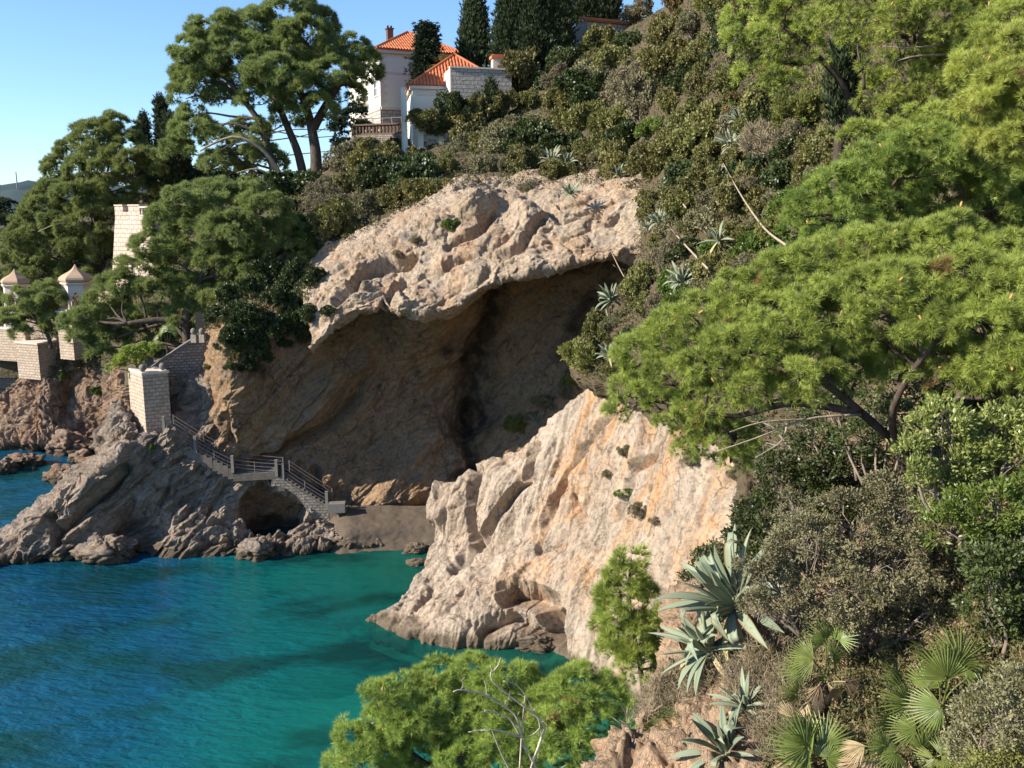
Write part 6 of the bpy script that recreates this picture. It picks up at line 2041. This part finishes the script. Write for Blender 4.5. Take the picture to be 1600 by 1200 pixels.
# ------------------------------------------------------------------ shrubs: the thicket over the cave and up to the villa
def pick(px, py, rg):
    if px < 520: w = (('olive', 3), ('dark', 4), ('twiggy', 3), ('bright', 1))
    elif py > 225 and px < 700: w = (('grey', 5), ('olive', 4), ('dark', 1.5))
    elif px < 800: w = (('grey', 3), ('olive', 4), ('dark', 2.5), ('twiggy', 0.8))
    elif py < 120: w = (('olive', 4), ('russet', 1.2), ('twiggy', 1.2), ('yellow', 1), ('grey', 2), ('dark', 2))
    else: w = (('olive', 7), ('grey', 3), ('twiggy', 0.8), ('yellow', 1), ('dark', 2), ('bright', 1), ('russet', 0.5))
    k, q = zip(*w)
    q = np.array(q) / sum(q)
    return k[rg.choice(len(k), p=q)]


gT = "bushes of the thicket over the cave"
THICK = [(455, 395), (430, 300), (470, 268), (520, 225), (560, 222), (630, 232), (690, 225), (720, 205), (775, 175), (790, 110), (880, 95), (905, 62), (960, 55), (1000, -20), (1250, -20), (1240, 110), (1190, 190), (1110, 250), (1060, 292), (930, 283), (860, 285), (790, 282), (720, 280), (660, 318), (610, 350), (560, 368), (520, 392), (500, 430)]
step = 41
for iy, y in enumerate(np.arange(-20, 440, step * 0.78)):
    for x in np.arange(430 + (iy % 2) * step / 2, 1260, step):
        px, py = x + rg.normal() * 6, y + rg.normal() * 5
        if not inside(px, py, THICK): continue
        if 560 < px < 640 and py < 238: continue
        plant_shrub(px, py, float(rg.choice([24, 30, 36, 46], p=[.25, .35, .25, .15])), pick(px, py, rg), gT, rg)
for px, py, r, k, lab in ((660, 192, 27, 'olive', "leafy olive tree-like bush in front of the small white house"), (712, 172, 27, 'dark', "round dark green tree-like bush right in front of the rough stone wall"), (688, 205, 20, 'dark', "dark leafy bush below the round dark one at the stone wall"), (840, 110, 26, 'russet', "russet autumn-leaved bush under the cypress clump"), (835, 75, 24, 'olive', "olive bush covering the foot of the cypress clump"),
                          (748, 196, 24, 'grey', "grey-green bush covering the lower left of the rough stone wall"), (786, 168, 26, 'olive', "olive bush covering the right end of the rough stone wall"), (870, 135, 26, 'twiggy', "bare twiggy bush right of the russet one under the cypresses"), (1108, 98, 12, 'dark', "dark bush just under the shed's orange roof"), (790, 205, 24, 'grey', "grey-green bush right of the slender dark cypress"), (615, 232, 14, 'dark', "dark bush directly under the brown terrace parapet"), (575, 226, 13, 'olive', "olive bush under the left end of the terrace parapet"),
                          (490, 300, 20, 'twiggy', "dry reedy bush at the foot of the tall pine's trunks"), (450, 300, 22, 'twiggy', "dry brown bush left of the tall pine's trunks"), (455, 410, 24, 'twiggy', "brown shaded bush right of the dense dark pine"), (410, 405, 20, 'twiggy', "brown shaded bush in the dense pine's shadow")):
    plant_shrub(px, py, r, k, gT, rg, lab, 88.3 if px in (660, 712, 688, 748, 786) else None, 1.15 if px in (660, 712, 688, 748, 786) else None)
gL = "dark bushes under the left pines"
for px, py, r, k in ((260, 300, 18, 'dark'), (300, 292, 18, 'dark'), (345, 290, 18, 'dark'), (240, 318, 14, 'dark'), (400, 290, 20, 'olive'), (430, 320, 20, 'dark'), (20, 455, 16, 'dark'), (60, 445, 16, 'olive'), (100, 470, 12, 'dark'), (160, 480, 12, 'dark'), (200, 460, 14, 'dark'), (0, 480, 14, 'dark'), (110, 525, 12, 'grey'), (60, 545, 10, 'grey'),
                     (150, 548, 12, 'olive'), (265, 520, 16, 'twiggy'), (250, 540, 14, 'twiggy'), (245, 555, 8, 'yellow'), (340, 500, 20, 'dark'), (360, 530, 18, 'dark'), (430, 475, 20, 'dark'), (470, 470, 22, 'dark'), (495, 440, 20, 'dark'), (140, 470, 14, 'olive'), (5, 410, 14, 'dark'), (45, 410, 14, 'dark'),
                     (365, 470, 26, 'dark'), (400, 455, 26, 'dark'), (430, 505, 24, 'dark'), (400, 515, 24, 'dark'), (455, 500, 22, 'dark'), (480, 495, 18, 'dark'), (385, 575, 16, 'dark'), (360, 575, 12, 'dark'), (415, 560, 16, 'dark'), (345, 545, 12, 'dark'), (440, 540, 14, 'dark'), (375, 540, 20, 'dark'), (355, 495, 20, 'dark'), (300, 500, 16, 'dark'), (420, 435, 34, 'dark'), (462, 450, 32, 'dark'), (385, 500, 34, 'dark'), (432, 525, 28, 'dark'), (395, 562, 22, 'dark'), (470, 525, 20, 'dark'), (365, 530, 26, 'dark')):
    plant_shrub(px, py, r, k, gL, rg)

# ------------------------------------------------------------------ shrubs: large near ones
hero_shrub("deep green juniper-like bush beneath the large near pine", 17.5, [(1285, 722, 48), (1345, 735, 42), (1232, 772, 44), (1185, 805, 34), (1165, 842, 24), (1305, 782, 44), (1210, 735, 24), (1160, 875, 22, -1), (1255, 815, 36), (1390, 700, 34), (1200, 850, 30, -1)], 'k_dark', 0.085, 0.45, 0.22, 0.85, 18, 10, 31, 8)
hero_shrub("big dull olive bush with tiny leaves in the middle of the near slope", 11.6,
           [(1400, 790, 58), (1330, 822, 62), (1262, 862, 60), (1212, 912, 46), (1302, 922, 66), (1382, 882, 66), (1442, 902, 56), (1362, 975, 46), (1455, 955, 42), (1292, 982, 38), (1185, 880, 28), (1440, 830, 50), (1400, 950, 46), (1240, 800, 30, 1), (1180, 940, 26)],
           'k_grey', 0.046, 0.45, 0.14, 0.8, 18, 11, 32, 18, spread=1.1)
hero_shrub("glossy yellow-green mastic bush at the right below the near pine", 10.8, [(1470, 672, 36), (1432, 722, 32), (1490, 722, 38), (1538, 690, 34), (1590, 700, 36), (1500, 790, 32, .2), (1450, 765, 30, .2), (1478, 650, 18), (1560, 660, 20), (1610, 660, 28), (1545, 745, 30, .3)], 'mastic', 0.066, 0.40, 0.13, 0.8, 16, 9, 33, 8, up=0.7, spread=0.8)
hero_shrub("second yellow-green mastic bush, lower and darker, at the right edge", 10.2, [(1520, 800, 34), (1560, 790, 36), (1590, 830, 38), (1480, 830, 30), (1550, 850, 34), (1600, 770, 30)], 'k_bright', 0.062, 0.42, 0.13, 0.8, 16, 9, 34, 8, up=0.6, spread=0.85)
hero_shrub("dark leafy bush at the right edge above the fan palms", 9.8, [(1560, 900, 46), (1602, 880, 50), (1600, 960, 50), (1545, 955, 36), (1570, 1000, 40), (1620, 1010, 50)], 'k_dark', 0.056, 0.55, 0.13, 0.8, 16, 9, 35, 10)
hero_shrub("grey-green bush in the bottom right corner below the fan palms", 7.6, [(1560, 1120, 52), (1602, 1090, 46), (1530, 1165, 40), (1600, 1170, 56), (1570, 1215, 50)], 'k_grey', 0.038, 0.45, 0.11, 0.8, 16, 10, 36, 14)
hero_shrub("yellow-green bush touching the bottom edge in the right corner", 7.2, [(1580, 1195, 36), (1540, 1215, 36), (1610, 1225, 44)], 'k_yellow', 0.038, 0.42, 0.11, 0.8, 14, 9, 37, 8)
hero_shrub("dry pinkish twig bush between the big agave and the dull olive bush", 13.2, [(1190, 975, 34), (1215, 1010, 30), (1170, 1030, 30), (1200, 1045, 26), (1180, 930, 24), (1225, 960, 26)], 'k_dry', 0.07, 0.07, 0.16, 0.6, 9, 6, 38, 60, up=0.5, twigm='barkpale')
hero_shrub("brown dry scrub on the earth bank under the big agave", 13.0, [(1140, 1045, 22), (1170, 1075, 24), (1200, 1090, 26), (1220, 1120, 24), (1240, 1080, 22), (1190, 1120, 20)], 'k_twiggy', 0.045, 0.3, 0.14, 0.6, 10, 7, 39, 30)
hero_shrub("grey dry scrub at the crest of the earth bank, beside the darker pine", 14.4, [(1040, 1070, 20), (1020, 1095, 20), (1060, 1055, 18), (1000, 1110, 16)], 'k_dry', 0.075, 0.08, 0.15, 0.6, 9, 6, 40, 40, up=0.6, twigm='barkpale')
hero_shrub("low fresh green tuft on the earth bank at the bottom", 13.2, [(1035, 1140, 15), (1020, 1150, 14), (1050, 1130, 12), (1030, 1165, 10)], 'k_bright', 0.07, 0.08, 0.12, 0.7, 9, 7, 41, 4, up=0.9)
hero_shrub("green shrub behind the big agave, against the streaked rock", 18.0, [(1140, 862, 26), (1115, 880, 24), (1160, 890, 26), (1130, 905, 24), (1095, 905, 18)], 'k_dark', 0.08, 0.42, 0.2, 0.85, 16, 9, 42, 8)
hero_shrub("shaded dark bush below the near pine's trunk", 14.2, [(1430, 640, 40, 1.0), (1490, 620, 40, 1.0), (1550, 640, 40, .8), (1390, 650, 30, 1.6), (1600, 640, 40, .6), (1340, 680, 34, 2.0), (1250, 660, 34, 3.5), (1190, 690, 28, 4.5), (1290, 625, 34, 3.0), (1370, 610, 34, 2.2), (1450, 590, 36, 1.6), (1520, 590, 36, 1.2), (1580, 600, 36, 1.0), (1420, 680, 30, 1.2), (1310, 650, 30, 2.6), (1160, 660, 26, 4.5)], 'k_dark', 0.075, 0.5, 0.2, 0.8, 14, 8, 43, 10)

# ------------------------------------------------------------------ agaves
gA = "agaves on the slope"
for px, py, R, tilt, n, lab, sd in (
    (1066, 458, 0.95, (-0.5, -0.4), 30, "large blue-grey agave on the slope directly above the near pine", 51), (1030, 362, 0.85, (-0.4, -0.4), 24, "blue-grey agave on the cliff edge right of the pink rock band", 52), (1157, 205, 0.95, (-0.4, -0.5), 28, "topmost large agave, above the long leaning stalk", 53),
    (1142, 243, 0.85, (-0.6, -0.5), 24, "pale agave just below the topmost one, at the stalk's tip", 54), (955, 484, 0.95, (-0.6, -0.4), 26, "agave overhanging the cave mouth's right corner", 55), (952, 572, 0.75, (-0.6, -0.4), 16, "small pale agave behind the buttress crest, beside the yellow-green bush", 56),
    (891, 314, 0.85, (-0.2, -0.8), 20, "agave drooping over the top of the pink cliff band", 57), (862, 262, 1.2, (-0.2, -0.6), 26, "agave half buried in the thicket over the cave", 58), (966, 285, 0.75, (-0.2, -0.6), 16, "small agave on top of the pink band, right of the drooping one", 59), (1122, 396, 0.75, (-0.5, -0.4), 16, "narrow pale agave between the two long stalks", 60),
    (1292, 378, 0.65, (-0.3, -0.5), 16, "greyish withered agave at the root of the long leaning stalk", 61), (838, 668, 0.65, (-0.4, -0.6), 14, "small agave on the crest of the pale buttress", 62), (1012, 372, 0.6, (-0.5, -0.3), 14, "small agave at the right end of the pink rocks", 63), (885, 266, 1.0, (-0.1, -0.7), 18, "second half-buried agave in the thicket over the cave", 64)):
    g = ground(px, py)
    d = unit(ray(px, py))
    agave(lab, g - d * 1.3 + UP * 0.5, R * 1.12, sd, n, tilt, 3, gA, 0.2, 0.15)
agave("big silvery-green agave with broad arching leaves on the near earth bank", P(1148, 945, 13.9), 1.35, 71, 40, (-0.85, -0.25), 8, None, 0.1, 0.135)
agave("lower silvery agave hanging just under the biggest one", P(1108, 1015, 13.8), 0.95, 75, 30, (-0.95, -0.15), 7, None, 0.1, 0.13)
agave("pale agave at the bottom edge on the earth bank", P(1135, 1175, 11.7), 0.85, 73, 28, (-0.5, -0.4), 4, None, 0.2, 0.125)
agave("small dark agave just above the bottom-edge one", P(1165, 1105, 12.0), 0.55, 74, 18, (-0.35, -0.4), 3, None, 0.25, 0.14)

# ------------------------------------------------------------------ stalks and dead wood
stalk("long thick pale dead agave stalk leaning down the slope, its tip by the top agaves", [(1130, 255), (1158, 305), (1193, 355), (1228, 383)], 0.046, -4.6, group="dead agave stalks", side=3, seed=3)
stalk("middle dead agave stalk bent over from the cliff edge to the slope", [(1010, 312), (1040, 348), (1070, 382), (1106, 420)], 0.05, -3.0, group="dead agave stalks", side=3, seed=4)
stalk("thin dead agave stalk arching from the cave corner to the large blue-grey agave", [(955, 393), (975, 432), (1005, 472), (1045, 494)], 0.042, -2.6, group="dead agave stalks", side=2, seed=5)
stalk("short dead agave stalk above the middle one", [(1042, 275), (1055, 300), (1072, 325)], 0.045, -2.8, group="dead agave stalks", side=2, seed=6)
stalk("broken pale stalk lying among bushes left of the upper boughs", [(1348, 229), (1362, 247), (1380, 270)], 0.055, -3.5, "dead_stalk", "dead stalk", 2, 7)
stalk("bare pale branch lying across the dark cypress on the slope", [(1292, 149), (1318, 135), (1345, 119)], 0.035, -3.5, "dead_branch", "dead branch", 2, 8)
deadroot = lambda q: P(850, 1420, 9.9)
m = MB()
for r, pts in ((0.017, [(767, 1050), (770, 1065), (800, 1090), (840, 1120), (851, 1137), (847, 1150), (830, 1200)]), (0.008, [(782, 1027), (778, 1040), (767, 1052)]), (0.012, [(821, 1083), (818, 1110), (815, 1150), (812, 1200)]), (0.014, [(708, 1081), (720, 1078), (755, 1085), (800, 1112), (812, 1135), (816, 1150)]),
               (0.012, [(757, 1110), (770, 1112), (795, 1122), (812, 1148)]), (0.011, [(732, 1144), (760, 1140), (790, 1144), (814, 1152)]), (0.008, [(786, 1064), (803, 1068), (818, 1082), (832, 1108), (843, 1130), (842, 1150)]), (0.007, [(816, 1153), (832, 1148), (843, 1138)]), (0.011, [(815, 1152), (826, 1178), (840, 1205)]), (0.009, [(768, 1140), (782, 1175), (797, 1205)]), (0.006, [(885, 1195), (870, 1205), (862, 1215)])):
    c = curve([P(x, y, 10.0 + 0.004 * (x - 800)) for x, y in pts], 14)
    m.tube(c, np.linspace(r * 0.45, r * 1.05, 14), 6)
rgd = np.random.default_rng(12)
for x, y in ((767, 1052), (785, 1078), (812, 1100), (845, 1128), (720, 1078), (760, 1088), (790, 1105), (772, 1112), (800, 1130), (750, 1142), (821, 1090), (834, 1112), (775, 1158), (826, 1178), (848, 1150)):
    p = P(x, y, 10.0 + 0.004 * (x - 800))
    e = p + rdir(rgd, 1)[0] * rgd.uniform(0.06, 0.2) * np.array([1, 0.5, 1]) + UP * 0.05
    m.tube(limb_path(p, e, rgd, 0.05), np.linspace(0.0045, 0.0015, 9), 5)
for x, y, r in ((830, 1200, 0.017), (812, 1200, 0.013), (840, 1205, 0.011), (797, 1205, 0.009), (862, 1215, 0.006)):
    m.tube(curve([P(x, y, 10.0), P((x + 850) / 2, 1300, 9.9), P(850, 1425, 9.9)], 8), np.linspace(r, r * 1.4, 8), 6)
tag(m.build("dead_shrub", M['deadwood'], None, True), "bare pale branching dead shrub in front of the shore pines at the bottom", "dead shrub")

# ------------------------------------------------------------------ fan palms
fan_palm("large fan palm with bright stiff fans in the bottom right", (1470, 1110),
         [(1497, 1035, 72, 62, 0.0), (1478, 1062, 74, 100, -.1), (1418, 1100, 66, 125, 0.1), (1540, 1085, 58, 35, 0.1), (1470, 1105, 60, 200, -.25), (1455, 1030, 46, 130, 0.3), (1430, 1140, 50, 170, -.1), (1520, 1110, 46, -10, -.1), (1405, 1065, 44, 120, 0.4), (1450, 1075, 54, 85, .3), (1395, 1125, 56, 150, .1), (1510, 1060, 50, 20, .25)], 9.2, 81,
         dead=[(1440, 1150, 44, 230, -.1), (1480, 1145, 40, 270, -.1), (1400, 1150, 40, 210, 0)])
fan_palm("fan palm with dark green fans at the bottom, left of the large one", (1265, 1195),
         [(1272, 1160, 70, 100, 0), (1258, 1168, 74, 140, -.1), (1285, 1165, 62, 65, 0), (1265, 1185, 64, 175, -.1), (1250, 1150, 50, 120, .2), (1290, 1185, 52, 35, -.1)], 9.6, 82, dead=[(1240, 1120, 34, 140, .2)])
fan_palm("half-withered fan palm below the dull olive bush", (1285, 1080),
         [(1290, 1000, 44, 130, .3), (1312, 1000, 40, 60, .3), (1270, 1030, 46, 175, 0), (1255, 1050, 44, 160, 0), (1300, 1025, 40, 20, .2), (1245, 1085, 40, 190, -.1)], 10.6, 83,
         dead=[(1280, 1070, 40, 250, -.1), (1300, 1075, 40, 290, -.1), (1320, 1065, 36, 330, -.1), (1262, 1098, 36, 240, 0)])
fan_palm("fan palm at the bottom edge with yellowing fans", (1420, 1210),
         [(1400, 1175, 48, 200, 0), (1460, 1185, 44, 240, 0), (1380, 1165, 44, 160, 0), (1440, 1170, 46, 70, .1), (1470, 1180, 40, 20, 0)], 8.6, 84, dead=[(1350, 1165, 46, 200, .1), (1370, 1190, 46, 230, .1), (1420, 1190, 40, 270, 0), (1340, 1190, 40, 190, .1)])
fan_palm("small dark fan palm under the dense pine, above the pier", (262, 545), [(255, 520, 15, 120, 0), (262, 515, 16, 90, 0), (248, 528, 14, 160, 0), (268, 520, 14, 60, 0), (252, 535, 14, 185, 0)], 63.5, 85)

# ------------------------------------------------------------------ ground cover
def cover(name, polys, n, L, W, k, seed, mt, leafy=True, hgt=0.25):
    rg = np.random.default_rng(seed)
    C = []
    x0, x1 = min(p[0] for p in polys), max(p[0] for p in polys)
    y0, y1 = min(p[1] for p in polys), max(p[1] for p in polys)
    t = 0
    while len(C) < n and t < n * 6:
        t += 1
        px, py = rg.uniform(x0, x1), rg.uniform(y0, y1)
        if not inside(px, py, polys): continue
        g = ground(px, py)
        if g is not None and vnoise(g / 1.4, 9) > -0.25: C.append(g)
    C = np.array(C)
    s = (C[:, 1:2] / 15.0) ** 0.42
    m = MB()
    D = unit(rg.normal(size=C.shape) * 0.6 + UP)
    C = C + UP * rg.uniform(0, hgt, (len(C), 1)) * s - UP * 0.03
    shade = np.clip(0.5 + 0.9 * vnoise(C / 1.0, seed) + rg.normal(size=len(C)) * 0.15, 0, 1)
    nn = len(C)
    c = np.repeat(C, k, 0)
    sr = np.repeat(s, k, 0)
    d = unit(np.repeat(D, k, 0) + rdir(rg, nn * k) * 0.9)
    sd = unit(np.cross(d, rdir(rg, nn * k)))
    c = c + rg.normal(size=c.shape) * 0.07 * sr
    l = L * sr * rg.uniform(0.5, 1.3, (nn * k, 1))
    v = np.stack([c, c + d * l * 0.5 + sd * W * sr, c + d * l, c + d * l * 0.5 - sd * W * sr], 1).reshape(-1, 3)
    tt = np.repeat(shade, k) * 0.6 + rg.random(nn * k) * 0.4
    m.add(v, np.arange(nn * k * 4).reshape(-1, 4), np.repeat(tt, 4))
    return tag(m.build(name, M[mt]), kind='stuff')


cover("undergrowth", [(455, 400), (430, 300), (560, 222), (780, 175), (900, 60), (1160, -20), (1900, -20), (1900, 700), (1420, 700), (1190, 745), (1110, 690), (960, 600), (880, 590), (940, 490), (998, 405), (1000, 300), (720, 292), (560, 375)], 17000, 0.13, 0.02, 9, 91, 'under')
cover("undergrowth", [(1190, 745), (1600, 640), (2000, 600), (2000, 1250), (1180, 1250), (1230, 1100), (1150, 1010), (1110, 960), (1160, 860)], 13000, 0.10, 0.014, 9, 92, 'under')
cover("undergrowth", [(0, 430), (500, 330), (480, 470), (330, 520), (245, 560), (100, 590), (0, 560)], 6000, 0.16, 0.022, 8, 93, 'under')
cover("dry_grass", [(1130, 1000), (1260, 960), (1260, 1200), (1200, 1200), (1120, 1060)], 2600, 0.20, 0.005, 9, 94, 'k_dry')
cover("dry_grass", [(1000, 1090), (1100, 1020), (1130, 1060), (1060, 1110), (1010, 1130), (980, 1140)], 900, 0.20, 0.005, 9, 95, 'k_dry')
